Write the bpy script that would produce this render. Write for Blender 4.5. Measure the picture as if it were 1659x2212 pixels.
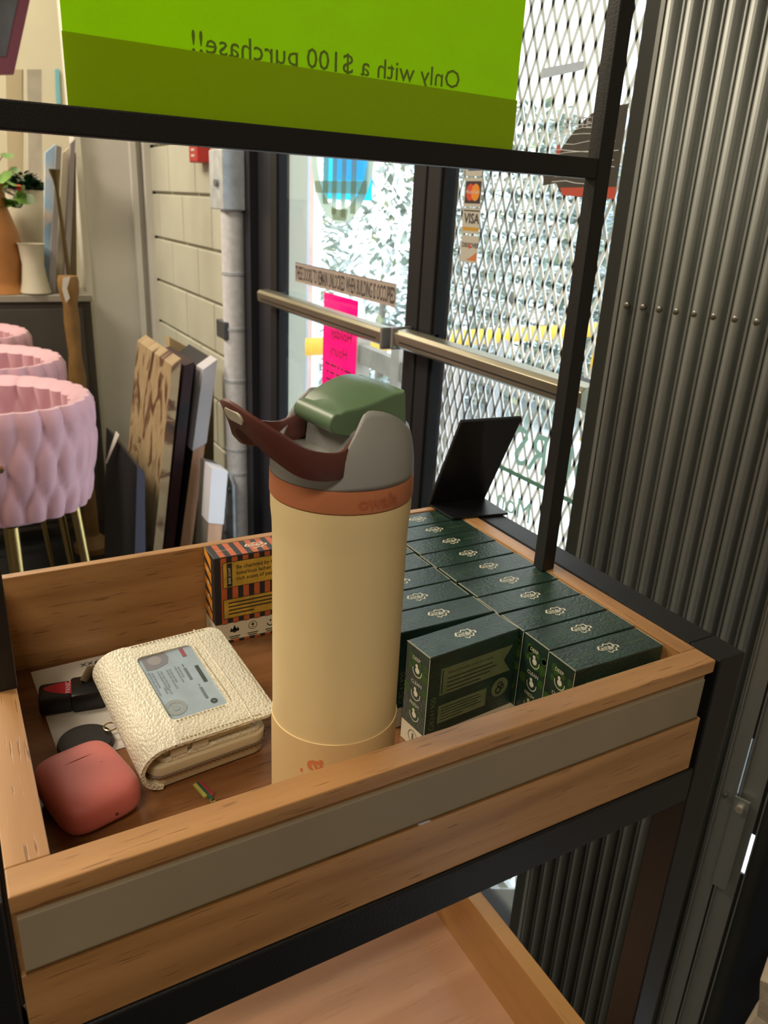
import bpy, bmesh, math, random
from mathutils import Vector, Matrix
import numpy as np
R = math.radians
for o in list(bpy.data.objects): bpy.data.objects.remove(o)
scn = bpy.context.scene
COL = scn.collection
random.seed(7)

# ------------------------------------------------------------------ camera
W, H, FPX = 1659.0, 2212.0, 1682.65
YAW, PIT, ROL = R(30.1835), R(21.4686), R(3.0730)
CAM = Vector((0, 0, 1.26))
fw = Vector((math.sin(YAW)*math.cos(PIT), math.cos(YAW)*math.cos(PIT), -math.sin(PIT)))
rt0 = Vector((math.cos(YAW), -math.sin(YAW), 0)); up0 = rt0.cross(fw)
rt = rt0*math.cos(ROL) + up0*math.sin(ROL); up = up0*math.cos(ROL) - rt0*math.sin(ROL)
cd = bpy.data.cameras.new('camera'); cam = bpy.data.objects.new('camera', cd); COL.objects.link(cam)
m = Matrix((rt, up, -fw)).transposed().to_4x4(); m.translation = CAM
cam.matrix_world = m
cd.sensor_fit = 'HORIZONTAL'; cd.sensor_width = 36; cd.lens = FPX/W*36; cd.clip_start = .01; cd.clip_end = 200
cd.dof.use_dof = True; cd.dof.focus_distance = .47; cd.dof.aperture_fstop = 26
scn.camera = cam
scn.view_settings.view_transform = 'Standard'; scn.view_settings.look = 'None'
scn.view_settings.gamma = 1; scn.view_settings.use_curve_mapping = False
scn.view_settings.exposure = 0.0

# ------------------------------------------------------------------ world: bright overcast winter sky
wd = bpy.data.worlds.new('overcast'); scn.world = wd; wd.use_nodes = True
bg = wd.node_tree.nodes['Background']; bg.inputs[0].default_value = (.86, .94, 1, 1); bg.inputs[1].default_value = 3.6

# The rack is scaled by the bottle; the doors beyond are surveyed from the same viewpoint with .97 m to the glass and
# brought to their real size (0.80 m leaves, glass 0.85 m away): survey() turns survey metres into real ones.
KD = .85/.97
SURVEY = Matrix.Translation(CAM) @ Matrix.Scale(KD, 4) @ Matrix.Translation(-CAM)
XF = None
FW = -.20                                    # shop floor, real metres
FZ = CAM.z + (FW-CAM.z)/KD                   # the same floor in survey metres
# ceiling lamps of the shop (area lights under their fixtures, fixtures are built further down)
LAMPS = [(-1.5, 1.3, 3.06, 50), (-1.2, 3.4, 3.06, 70), (-1.0, -1.1, 3.06, 34), (-.2, 4.6, 3.06, 24)]
for (x, y, z, p) in LAMPS:
    ld = bpy.data.lights.new('ceiling_lamp', 'AREA'); ld.shape = 'RECTANGLE'; ld.size = 1.1; ld.size_y = .5
    ld.energy = p; ld.color = (1, .86, .68)
    lo = bpy.data.objects.new('ceiling_lamp', ld); COL.objects.link(lo); lo.location = SURVEY @ Vector((x, y, z))

# ------------------------------------------------------------------ pixel helpers
def ray(x, y): return rt*((x-W/2)/FPX) - up*((y-H/2)/FPX) + fw
def PXP(x, y, pt, n):
    d = ray(x, y); n = Vector(n); return CAM + d*((Vector(pt)-CAM).dot(n)/d.dot(n))
def PX(x, y, ax, v):
    n = Vector((0, 0, 0)); n[ax] = 1; p = Vector((0, 0, 0)); p[ax] = v; return PXP(x, y, p, n)

# ------------------------------------------------------------------ materials
MT = {}
def mat(name, col, rough=.5, metal=0., spec=.5, var=0., vscale=20., bump=0., bscale=200., coat=0., stretch=None, emit=0., sheen=0.):
    if name in MT: return MT[name]
    m = bpy.data.materials.new(name); m.use_nodes = True; nt = m.node_tree; b = nt.nodes['Principled BSDF']
    b.inputs['Roughness'].default_value = rough; b.inputs['Metallic'].default_value = metal
    b.inputs['Specular IOR Level'].default_value = spec; b.inputs['Coat Weight'].default_value = coat
    b.inputs['Base Color'].default_value = (*col, 1)
    if sheen: b.inputs['Sheen Weight'].default_value = sheen; b.inputs['Sheen Roughness'].default_value = .4
    tc = nt.nodes.new('ShaderNodeTexCoord'); mp = nt.nodes.new('ShaderNodeMapping')
    nt.links.new(tc.outputs['Object'], mp.inputs['Vector'])
    if stretch: mp.inputs['Scale'].default_value = stretch
    if var > 0:
        nz = nt.nodes.new('ShaderNodeTexNoise'); nz.inputs['Scale'].default_value = vscale; nz.inputs['Detail'].default_value = 4
        rp = nt.nodes.new('ShaderNodeValToRGB'); nt.links.new(mp.outputs[0], nz.inputs['Vector'])
        rp.color_ramp.elements[0].position = .3; rp.color_ramp.elements[1].position = .7
        rp.color_ramp.elements[0].color = (*[c*(1-var) for c in col], 1); rp.color_ramp.elements[1].color = (*[min(1, c*(1+var)) for c in col], 1)
        nt.links.new(nz.outputs['Fac'], rp.inputs['Fac']); nt.links.new(rp.outputs['Color'], b.inputs['Base Color'])
    if bump > 0:
        n2 = nt.nodes.new('ShaderNodeTexNoise'); n2.inputs['Scale'].default_value = bscale; n2.inputs['Detail'].default_value = 3
        bp = nt.nodes.new('ShaderNodeBump'); bp.inputs['Strength'].default_value = bump; bp.inputs['Distance'].default_value = .002
        nt.links.new(mp.outputs[0], n2.inputs['Vector']); nt.links.new(n2.outputs['Fac'], bp.inputs['Height']); nt.links.new(bp.outputs[0], b.inputs['Normal'])
    if emit:
        b.inputs['Emission Color'].default_value = (*col, 1); b.inputs['Emission Strength'].default_value = emit
    MT[name] = m; return m

def wood(name, c1, c2, axis, rough=.38, scale=1., grain=1.):
    m = bpy.data.materials.new(name); m.use_nodes = True; nt = m.node_tree; b = nt.nodes['Principled BSDF']
    tc = nt.nodes.new('ShaderNodeTexCoord'); mp = nt.nodes.new('ShaderNodeMapping'); nt.links.new(tc.outputs['Object'], mp.inputs['Vector'])
    s = [60*scale]*3; s[axis] = 4*scale; mp.inputs['Scale'].default_value = s
    n1 = nt.nodes.new('ShaderNodeTexNoise'); n1.inputs['Scale'].default_value = 1.; n1.inputs['Detail'].default_value = 5; n1.inputs['Distortion'].default_value = .4
    nt.links.new(mp.outputs[0], n1.inputs['Vector'])
    r1 = nt.nodes.new('ShaderNodeValToRGB'); r1.color_ramp.elements[0].position = .32; r1.color_ramp.elements[1].position = .68
    r1.color_ramp.elements[0].color = (*c1, 1); r1.color_ramp.elements[1].color = (*c2, 1); nt.links.new(n1.outputs['Fac'], r1.inputs['Fac'])
    mp2 = nt.nodes.new('ShaderNodeMapping'); s = [620*scale]*3; s[axis] = 38*scale; mp2.inputs['Scale'].default_value = s; nt.links.new(tc.outputs['Object'], mp2.inputs['Vector'])
    n2 = nt.nodes.new('ShaderNodeTexNoise'); n2.inputs['Scale'].default_value = 1.; n2.inputs['Detail'].default_value = 2; nt.links.new(mp2.outputs[0], n2.inputs['Vector'])
    r2 = nt.nodes.new('ShaderNodeValToRGB'); r2.color_ramp.elements[0].position = .31; r2.color_ramp.elements[1].position = .37
    r2.color_ramp.elements[0].color = (.48, .42, .38, 1); r2.color_ramp.elements[1].color = (1, 1, 1, 1); nt.links.new(n2.outputs['Fac'], r2.inputs['Fac'])
    mx = nt.nodes.new('ShaderNodeMixRGB'); mx.blend_type = 'MULTIPLY'; mx.inputs[0].default_value = .8*grain
    nt.links.new(r1.outputs['Color'], mx.inputs[1]); nt.links.new(r2.outputs['Color'], mx.inputs[2]); nt.links.new(mx.outputs[0], b.inputs['Base Color'])
    b.inputs['Roughness'].default_value = rough; b.inputs['IOR'].default_value = 1.6
    bp = nt.nodes.new('ShaderNodeBump'); bp.inputs['Strength'].default_value = .25; bp.inputs['Distance'].default_value = .0006
    nt.links.new(r2.outputs['Color'], bp.inputs['Height']); nt.links.new(bp.outputs[0], b.inputs['Normal'])
    MT[name] = m; return m

def glass(name, tint=(.97, .99, .98), refl=1.):
    m = bpy.data.materials.new(name); m.use_nodes = True; nt = m.node_tree; nt.nodes.clear()
    out = nt.nodes.new('ShaderNodeOutputMaterial'); mx = nt.nodes.new('ShaderNodeMixShader')
    tr = nt.nodes.new('ShaderNodeBsdfTransparent'); tr.inputs[0].default_value = (*tint, 1)
    gl = nt.nodes.new('ShaderNodeBsdfGlossy'); gl.inputs['Roughness'].default_value = .02
    lw = nt.nodes.new('ShaderNodeLayerWeight'); pw = nt.nodes.new('ShaderNodeMath'); pw.operation = 'POWER'; pw.inputs[1].default_value = 5
    fr = nt.nodes.new('ShaderNodeMath'); fr.operation = 'MULTIPLY_ADD'; fr.inputs[1].default_value = .90; fr.inputs[2].default_value = .02
    nt.links.new(lw.outputs['Facing'], pw.inputs[0]); nt.links.new(pw.outputs[0], fr.inputs[0])
    ml = nt.nodes.new('ShaderNodeMath'); ml.operation = 'MULTIPLY'; ml.inputs[1].default_value = refl
    nt.links.new(fr.outputs[0], ml.inputs[0]); nt.links.new(ml.outputs[0], mx.inputs[0]); nt.links.new(tr.outputs[0], mx.inputs[1]); nt.links.new(gl.outputs[0], mx.inputs[2]); nt.links.new(mx.outputs[0], out.inputs[0])
    MT[name] = m; return m

def translucent(name, col, tcol, f=.5, gloss=.04):
    m = bpy.data.materials.new(name); m.use_nodes = True; nt = m.node_tree; nt.nodes.clear()
    out = nt.nodes.new('ShaderNodeOutputMaterial'); mx = nt.nodes.new('ShaderNodeMixShader'); mx.inputs[0].default_value = f
    df = nt.nodes.new('ShaderNodeBsdfDiffuse'); df.inputs[0].default_value = (*col, 1)
    tl = nt.nodes.new('ShaderNodeBsdfTranslucent'); tl.inputs[0].default_value = (*tcol, 1)
    nz = nt.nodes.new('ShaderNodeTexNoise'); nz.inputs['Scale'].default_value = 9
    mr = nt.nodes.new('ShaderNodeMixRGB'); mr.inputs[1].default_value = (*tcol, 1); mr.inputs[2].default_value = (*[c*.9 for c in tcol], 1)
    nt.links.new(nz.outputs['Fac'], mr.inputs[0]); nt.links.new(mr.outputs[0], tl.inputs[0])
    nt.links.new(df.outputs[0], mx.inputs[1]); nt.links.new(tl.outputs[0], mx.inputs[2]); nt.links.new(mx.outputs[0], out.inputs[0])
    MT[name] = m; return m

def leather(name, col):
    m = mat(name, col, .36, spec=.6); nt = m.node_tree; b = nt.nodes['Principled BSDF']
    tc = nt.nodes.new('ShaderNodeTexCoord'); v = nt.nodes.new('ShaderNodeTexVoronoi'); v.inputs['Scale'].default_value = 620
    n = nt.nodes.new('ShaderNodeTexNoise'); n.inputs['Scale'].default_value = 120
    mp = nt.nodes.new('ShaderNodeMapping'); mp.inputs['Scale'].default_value = (1, .75, 1)
    nt.links.new(tc.outputs['Object'], mp.inputs[0]); nt.links.new(mp.outputs[0], v.inputs['Vector'])
    bp = nt.nodes.new('ShaderNodeBump'); bp.inputs['Strength'].default_value = .6; bp.inputs['Distance'].default_value = .0012; bp.invert = True
    nt.links.new(v.outputs['Distance'], bp.inputs['Height']); nt.links.new(bp.outputs[0], b.inputs['Normal']); return m

black = mat('black_powder_coat', (.005, .005, .0055), .45, spec=.45, bump=.12, bscale=900)
bronze = mat('dark_bronze_aluminium', (.012, .012, .014), .55, .0, spec=.3)
oakx = wood('oak_along_x', (.30, .145, .048), (.46, .245, .095), 0)
oaky = wood('oak_along_y', (.30, .145, .048), (.46, .245, .095), 1)
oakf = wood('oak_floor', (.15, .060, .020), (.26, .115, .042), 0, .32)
oakl = wood('oak_pink', (.42, .22, .12), (.50, .28, .16), 0, .35, .6, .25)
clear = glass('clear_glass'); acrylic = glass('clear_acrylic', (.985, .99, .985), .8)

# ------------------------------------------------------------------ object helpers
ORG = {}
def setp(o, label=None, cat=None, group=None, kind=None):
    if label: o['label'] = label
    if cat: o['category'] = cat
    if group: o['group'] = group
    if kind: o['kind'] = kind
    return o
def empty(name, loc=(0, 0, 0), label=None, cat=None, group=None, kind=None, local=False):
    o = bpy.data.objects.new(name, None); COL.objects.link(o); o.empty_display_size = .02
    if local: ORG[o.name] = Vector((0, 0, 0))
    else:
        loc = XF @ Vector(loc) if XF else Vector(loc); o.location = loc; ORG[o.name] = loc
    return setp(o, label, cat, group, kind)
def link_mesh(name, me, parent=None, origin=None):
    o = bpy.data.objects.new(name, me); COL.objects.link(o)
    if XF:
        me.transform(XF)
        if origin is not None: origin = XF @ Vector(origin)
    if parent is not None:
        po = ORG[parent.name]; o.parent = parent
        org = po if origin is None else Vector(origin)
        o.location = org - po
    else:
        org = Vector((0, 0, 0)) if origin is None else Vector(origin)
        o.location = org
    ORG[o.name] = org
    if org.length > 0: me.transform(Matrix.Translation(-org))
    return o

class MB:
    def __init__(s): s.bm = bmesh.new(); s.mi = 0; s.mats = []
    def use(s, m):
        if m not in s.mats: s.mats.append(m)
        s.mi = s.mats.index(m); return s
    def _f(s, f): f.material_index = s.mi
    def poly(s, pts):
        f = s.bm.faces.new([s.bm.verts.new(p) for p in pts]); s._f(f); return s
    def hexa(s, p):   # 8 points: bottom 4, top 4
        v = [s.bm.verts.new(q) for q in p]
        for i in ((3, 2, 1, 0), (4, 5, 6, 7), (0, 1, 5, 4), (1, 2, 6, 5), (2, 3, 7, 6), (3, 0, 4, 7)):
            s._f(s.bm.faces.new([v[k] for k in i]))
        return s
    def box(s, a, b, bev=0):
        x0, y0, z0 = a; x1, y1, z1 = b
        p = [(x0, y0, z0), (x1, y0, z0), (x1, y1, z0), (x0, y1, z0), (x0, y0, z1), (x1, y0, z1), (x1, y1, z1), (x0, y1, z1)]
        n0 = len(s.bm.verts); s.hexa(p)
        if bev:
            s.bm.verts.ensure_lookup_table(); vs = s.bm.verts[n0:]; es = {e for v in vs for e in v.link_edges}
            bmesh.ops.bevel(s.bm, geom=list(es), offset=bev, segments=2, affect='EDGES', profile=.5)
        return s
    def bar(s, p0, p1, w, h, upv=(0, 0, 1)):
        p0 = Vector(p0); p1 = Vector(p1); d = (p1-p0).normalized(); u = Vector(upv)
        sd = d.cross(u).normalized(); u = sd.cross(d).normalized(); sd *= w/2; u *= h/2
        return s.hexa([p0-sd-u, p0+sd-u, p1+sd-u, p1-sd-u, p0-sd+u, p0+sd+u, p1+sd+u, p1-sd+u])
    def tube(s, pts, r, n=10, cap=True, flat=None, closed=False):
        pts = [Vector(p) for p in pts]; rs = r if isinstance(r, (list, tuple)) else [r]*len(pts)
        rings = []; prev = None
        for i, p in enumerate(pts):
            if closed: d = pts[(i+1) % len(pts)] - pts[i-1]
            else: d = pts[min(i+1, len(pts)-1)] - pts[max(i-1, 0)]
            d = d.normalized() if d.length else Vector((0, 0, 1))
            u = prev if prev is not None else (Vector((0, 0, 1)) if abs(d.z) < .9 else Vector((1, 0, 0)))
            u = (u - d*u.dot(d)).normalized(); prev = u; w = d.cross(u)
            rings.append([s.bm.verts.new(p + (u*math.cos(2*math.pi*k/n)*(flat or 1) + w*math.sin(2*math.pi*k/n))*rs[i]) for k in range(n)])
        m = len(rings)
        for i in range(m if closed else m-1):
            for k in range(n):
                a, b = rings[i], rings[(i+1) % m]; s._f(s.bm.faces.new((a[k], a[(k+1) % n], b[(k+1) % n], b[k])))
        if cap and not closed:
            s._f(s.bm.faces.new(rings[0][::-1])); s._f(s.bm.faces.new(rings[-1]))
        return s
    def lathe(s, prof, c=(0, 0, 0), n=32, cap=True):
        c = Vector(c); rings = []
        for r, z in prof: rings.append([s.bm.verts.new(c + Vector((r*math.cos(2*math.pi*k/n), r*math.sin(2*math.pi*k/n), z))) for k in range(n)])
        for a, b in zip(rings, rings[1:]):
            for k in range(n): s._f(s.bm.faces.new((a[k], a[(k+1) % n], b[(k+1) % n], b[k])))
        if cap:
            s._f(s.bm.faces.new(rings[0][::-1])); s._f(s.bm.faces.new(rings[-1]))
        return s
    def grid(s, fn, nu, nv, wrapu=False):
        vs = [[s.bm.verts.new(fn(i/(nu if wrapu else nu-1), j/(nv-1))) for i in range(nu)] for j in range(nv)]
        for j in range(nv-1):
            for i in range(nu if wrapu else nu-1):
                k = (i+1) % nu; s._f(s.bm.faces.new((vs[j][i], vs[j][k], vs[j+1][k], vs[j+1][i])))
        return vs
    def prism(s, pts, vec):   # closed planar polygon swept by vec
        vec = Vector(vec); a = [s.bm.verts.new(p) for p in pts]; b = [s.bm.verts.new(Vector(p)+vec) for p in pts]; n = len(a)
        s._f(s.bm.faces.new(a[::-1])); s._f(s.bm.faces.new(b))
        for i in range(n): s._f(s.bm.faces.new((a[i], a[(i+1) % n], b[(i+1) % n], b[i])))
        return s
    def text(s, txt, O, u, v, size, align='LEFT', lift=0., bold=0., xs=1.):
        cu = bpy.data.curves.new('t', 'FONT'); cu.body = txt; cu.size = size; cu.align_x = align; cu.resolution_u = 2; cu.offset = bold
        ob = bpy.data.objects.new('t', cu); COL.objects.link(ob)
        me = bpy.data.meshes.new_from_object(ob); O = Vector(O); u = Vector(u).normalized(); v = Vector(v).normalized(); n = u.cross(v)
        vs = [s.bm.verts.new(O + u*q.co.x*xs + v*q.co.y + n*lift) for q in me.vertices]
        for p in me.polygons:
            try: s._f(s.bm.faces.new([vs[i] for i in p.vertices]))
            except ValueError: pass
        bpy.data.objects.remove(ob); bpy.data.curves.remove(cu); bpy.data.meshes.remove(me); return s
    def build(s, name, m=None, parent=None, smooth=False, bevel=0, origin=None, norm=True, label=None, cat=None, group=None, kind=None, sub=0, solid=0):
        if norm: bmesh.ops.recalc_face_normals(s.bm, faces=s.bm.faces[:])
        if bevel: bmesh.ops.bevel(s.bm, geom=s.bm.edges[:], offset=bevel, segments=2, affect='EDGES', profile=.5)
        me = bpy.data.meshes.new(name); s.bm.to_mesh(me); s.bm.free()
        for mm in (s.mats if s.mats else [m]): me.materials.append(mm)
        if smooth:
            for p in me.polygons: p.use_smooth = True
        if parent is None and origin is None:
            co = np.array([v.co[:] for v in me.vertices]); lo, hi = co.min(0), co.max(0); origin = ((lo[0]+hi[0])/2, (lo[1]+hi[1])/2, lo[2])
        o = link_mesh(name, me, parent, origin)
        if solid: q = o.modifiers.new('solid', 'SOLIDIFY'); q.thickness = solid
        if sub: q = o.modifiers.new('sub', 'SUBSURF'); q.levels = sub; q.render_levels = sub
        if smooth:
            try: me.set_sharp_from_angle(angle=R(42))
            except Exception: pass
        return setp(o, label, cat, group, kind)

def copy_tree(o, parent=None):
    c = o.copy(); COL.objects.link(c); c.parent = parent; ORG[c.name] = ORG[o.name]
    for ch in o.children: copy_tree(ch, c)
    return c
def rrect(x0, y0, x1, y1, r, n=5):
    pts = []
    for cx, cy, a in ((x1-r, y0+r, -90), (x1-r, y1-r, 0), (x0+r, y1-r, 90), (x0+r, y0+r, 180)):
        for k in range(n+1): t = R(a+90*k/n); pts.append((cx+r*math.cos(t), cy+r*math.sin(t)))
    return pts

# ================================================================== ROOM SHELL
XF = SURVEY
cream = mat('cream_paint', (.62, .58, .44), .7, var=.06, vscale=3)
blockm = mat('painted_block', (.55, .555, .45), .6, bump=.25, bscale=160, var=.05, vscale=6)
mortar = mat('painted_mortar', (.42, .42, .34), .8)
whitep = mat('grey_white_panel', (.66, .65, .60), .55, var=.06, vscale=2)
conc = mat('dark_floor', (.018, .019, .020), .35, var=.5, vscale=2.5)
ceilm = mat('ceiling_paint', (.55, .53, .48), .8)
greywall = mat('interior_wall', (.30, .27, .22), .8)
XD = .97                                     # plane of the door glass
def struct(name, a, b, m, label=None):
    return MB().box(a, b).build(name, m, kind='structure', label=label, cat='wall' if 'wall' in name else name.split('_')[0])
struct('floor', (-3.6, -3.1, FZ-.12), (1.02, 6.3, FZ), conc, 'dark sealed shop floor under the chairs')
struct('ceiling', (-3.6, -3.1, 3.2), (1.2, 6.3, 3.3), ceilm, 'pale ceiling above the shop')
struct('wall_back', (-3.6, 5.2, FZ), (1.2, 5.3, 3.2), cream, 'cream painted wall far behind the pink chairs')
struct('wall_left', (-3.6, -3.1, FZ), (-3.5, 6.3, 3.2), greywall, 'plain wall on the far side of the shop')
struct('wall_front', (-3.5, -3.1, FZ), (1.2, -3.0, 3.2), greywall, 'plain wall behind the photographer')
# right-hand wall: painted concrete blocks beyond the doors
wr = MB().box((1.0, 2.72, FZ), (1.2, 5.2, 3.2)).build('wall_right', mortar, kind='structure', label='cream painted concrete block wall beside the glass doors', cat='wall')
zj = PX(400, 527, 0, .985).z
bme = {}
k0 = -int((zj-FZ)/.2)-1
for k in range(k0, 9):
    z0 = zj + .2*k
    yy = 2.74 - (.2 if k % 2 else 0) + .01
    while yy < 4.3:
        y0, y1 = max(yy, 2.73), yy+.39; z0c = max(z0+.006, FZ); z1c = min(z0+.194, 3.2)
        if y1-y0 > .05 and z1c-z0c > .04 and z0c < 2.0:
            MB().box((.985, y0, z0c), (1.004, y1, z1c), .004).build('block', blockm, wr)
        yy += .4
struct('wall_right_lintel', (1.0, .1, 2.2), (1.2, 2.72, 3.2), cream, 'cream wall above the glass doors')
struct('wall_right_near', (1.06, -3.0, FZ), (1.26, .44, 3.2), greywall, 'plain wall beside the metal shutter')
MB().box((1.0, .1, 2.14), (1.10, 2.45, 2.2)).build('trim_1', bronze, kind='structure', label='dark door head above the glass doors', cat='trim')
# grey-white pilaster beside the block wall
pl = MB().box((.667, 4.12, FZ), (.985, 4.30, 3.2)).build('wall_pilaster', whitep, kind='structure', label='grey white pilaster left of the block wall', cat='wall')
MB().box((.655, 4.09, FZ), (.683, 4.12, 3.2)).build('edge_strip', mat('white_edge', (.72, .70, .60), .5), pl)
MB().box((.90, 4.08, FZ), (.925, 4.12, 3.2)).box((.955, 4.05, FZ), (.985, 4.12, 3.2)).build('conduit_strip', whitep, pl)

# ------------------------------------------------------------------ doors
push = mat('worn_bronze_push_bar', (.30, .28, .20), .33, .8, var=.2, vscale=40, stretch=(1, .1, 1))
endcap = mat('push_bar_end', (.35, .35, .34), .3, .7)
def door(name, y0, y1, bar_z, ylo, yhi, label, capside):
    rt_ = empty(name, (XD, (y0+y1)/2, 0), kind='structure', label=label, cat='door')
    sw = .052
    for a, b in ((y0, y0+sw), (y1-sw, y1)):
        MB().box((XD-.022, a, FZ+.02), (XD+.022, b, 2.13), .003).build('stile', bronze, rt_)
    for a, b in ((FZ+.02, FZ+.13), (2.03, 2.13)):
        MB().box((XD-.022, y0+sw, a), (XD+.022, y1-sw, b), .003).build('rail', bronze, rt_)
    MB().box((XD-.004, y0+sw-.004, FZ+.125), (XD+.004, y1-sw+.004, 2.04)).build('pane', clear, rt_)
    for a, b in ((y0+sw, y0+sw+.010), (y1-sw-.010, y1-sw)):
        MB().box((XD-.016, a, FZ+.13), (XD+.016, b, 2.03)).build('glazing_bead', mat('glazing_bead', (.010, .010, .011), .75, spec=.15), rt_)
    pb = empty('push_bar', (XD-.06, (ylo+yhi)/2, bar_z)); pb.parent = rt_; pb.location = ORG[pb.name]-ORG[rt_.name]
    # two-step extruded touch bar
    prof = [(-.020, -.022), (-.034, -.014), (-.036, .012), (-.028, .020), (-.006, .022), (.0, .022), (.0, -.022)]
    MB().prism([(XD-.035+x, ylo, bar_z+z) for x, z in prof], (0, yhi-ylo, 0)).build('bar', push, pb, bevel=.0012)
    MB().prism([(XD-.0365+x, ylo+.03, bar_z+z) for x, z in ((-.002, -.006), (-.034, -.006), (-.034, -.003), (-.002, -.003))], (0, yhi-ylo-.06, 0)).build('groove', bronze, pb)
    ce = ylo if capside < 0 else yhi
    MB().box((XD-.074, ce-.006, bar_z-.026), (XD-.022, ce+.006, bar_z+.026), .004).build('end_cap', endcap, pb)
    for yb in (ylo+.06, yhi-.06):
        MB().box((XD-.036, yb-.03, bar_z-.02), (XD-.005, yb+.03, bar_z+.02)).build('bracket', bronze, pb)
    return rt_
dL = door('door_1', 1.528, 2.43, .972, 1.60, 2.42, 'dark framed glass door with blue and pink papers on it', -1)
dR = door('door_2', .725, 1.522, .980, .93, 1.55, 'dark framed glass door backed by expanded metal mesh', 1)
# door frame
MB().box((.955, 2.435, FZ), (.992, 2.56, 2.2), .003).box((.93, 2.56, FZ), (1.0, 2.72, 2.2), .003).build('trim_2', mat('frame_sheen', (.030, .030, .040), .4, .3), kind='structure', label='wide dark door jamb beside the galvanised post', cat='trim')
MB().box((.99, .60, FZ), (1.06, .72, 2.2), .003).build('trim_3', bronze, kind='structure', label='dark jamb behind the corrugated metal shutter', cat='trim')
MB().box((.90, .5, FZ), (1.10, 2.45, FZ+.012)).build('trim_4', mat('threshold', (.15, .15, .15), .4, .7), kind='structure', label='metal threshold under the glass doors', cat='trim')

# ------------------------------------------------------------------ galvanised post
galv = mat('galvanised_steel', (.62, .68, .74), .38, .35, var=.18, vscale=30, bump=.1, bscale=60)
galvw = mat('galvanised_white', (.74, .76, .80), .45, .1, var=.1, vscale=60, bump=.15, bscale=300)
gp = empty('gate_post', (.905, 2.66, FZ), 'galvanised steel gate post with clamp and bracket plate by the door jamb', 'post')
MB().tube([(.905, 2.655, FZ), (.905, 2.655, 2.6)], .040, 24).build('tube', galvw, gp, smooth=True)
for z in (.31, .40, .655, .835, 1.02, 1.23):
    MB().tube([(.905, 2.655, z-.005), (.905, 2.655, z+.005)], .0425, 24).build('band', galv, gp, smooth=True)
MB().box((.935, 2.70, FZ), (.945, 2.84, 2.6)).build('back_plate', mat('galvanised_pale', (.66, .76, .84), .4, .2, var=.12, vscale=14), gp)
MB().box((.855, 2.60, 1.22), (.930, 2.74, 1.40), .004).build('clamp', galv, gp)
MB().tube([(.853, 2.655, 1.30), (.845, 2.655, 1.30)], .012, 16).build('bolt', mat('bolt_zinc', (.3, .31, .33), .3, .8), gp, smooth=True)
MB().box((.858, 2.63, .80), (.880, 2.72, .86), .003).build('latch', mat('latch_dark', (.12, .13, .14), .4, .5), gp)
# foot: shaped plate with gusset
MB().prism([(.86, 2.59, .0), (.86, 2.80, .0), (.86, 2.80, .26), (.86, 2.76, .31), (.86, 2.62, .31), (.86, 2.59, .28)], (.012, 0, 0)).build('bracket_plate', galv, gp, bevel=.002)
MB().prism([(.858, 2.66, .07), (.858, 2.73, .07), (.858, 2.74, .10), (.858, 2.715, .20), (.858, 2.69, .20), (.858, 2.655, .10)], (-.012, 0, 0)).build('bracket_rib', galvw, gp, bevel=.003)
for y, z in ((2.62, .26), (2.77, .24), (2.64, .04), (2.74, .04)):
    MB().tube([(.86, y, z), (.852, y, z)], .010, 12).build('bolt', MT['bolt_zinc'], gp, smooth=True)

# ------------------------------------------------------------------ fire alarm pull
red = mat('alarm_red', (.55, .03, .03), .35)
fa = empty('fire_alarm', (.985, 3.23, 1.36), 'small red fire alarm pull station on the block wall', 'fire alarm')
p = PX(425, 330, 0, .95)
MB().box((.935, p.y-.055, 1.375), (.985, p.y+.055, 1.53), .006).build('housing', red, fa)
MB().box((.928, p.y-.035, 1.46), (.936, p.y+.035, 1.50), .002).build('handle', mat('alarm_white', (.7, .7, .66), .4), fa)
q = MB().use(MT['alarm_white'])
for i, z in enumerate((1.395, 1.415, 1.435)): q.box((.9335, p.y-.02, z), (.9352, p.y+.02, z+.008))
q.build('print', None, fa)

# ------------------------------------------------------------------ corrugated folding shutter
steel = mat('shutter_steel', (.32, .335, .315), .46, .85, var=.2, vscale=6, stretch=(3, 3, .25))
steeld = mat('shutter_dark', (.035, .037, .032), .45, .4)
P0 = Vector((.897, .859, 0))*.985; PD = Vector((.3066, -.9518, 0)); PN = Vector((-.9518, -.3066, 0))
sh = empty('folding_shutter', P0, 'corrugated steel folding shutter standing beside the doors', 'shutter')
pitch = .0268; ZT = 2.6
def slat(t0, wd, z0, z1, m, name='slat'):
    # rounded rib, flat valley and a folded lip where the next slat hooks on
    pr = [(0, -.005), (.06, -.0055), (.10, -.001), (.16, .0045), (.26, .0085), (.38, .0100), (.50, .0090), (.58, .0060), (.63, .0010), (.68, -.0040), (.76, -.0060), (.90, -.0062), (.93, .0030), (.97, .0042), (.985, .0030), (1.0, -.005)]
    b = MB(); rows = []
    for z in (z0, z1): rows.append([b.bm.verts.new(P0 + PD*(t0+u*wd) + PN*h + Vector((0, 0, z))) for u, h in pr])
    for i in range(len(pr)-1): b.bm.faces.new((rows[0][i], rows[0][i+1], rows[1][i+1], rows[1][i]))
    return b.build(name, m, sh, solid=.0012, smooth=True)
nsl = 11
for k in range(nsl):
    slat(-.0125 + k*pitch, pitch, FZ+.01, ZT, steel)
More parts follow.
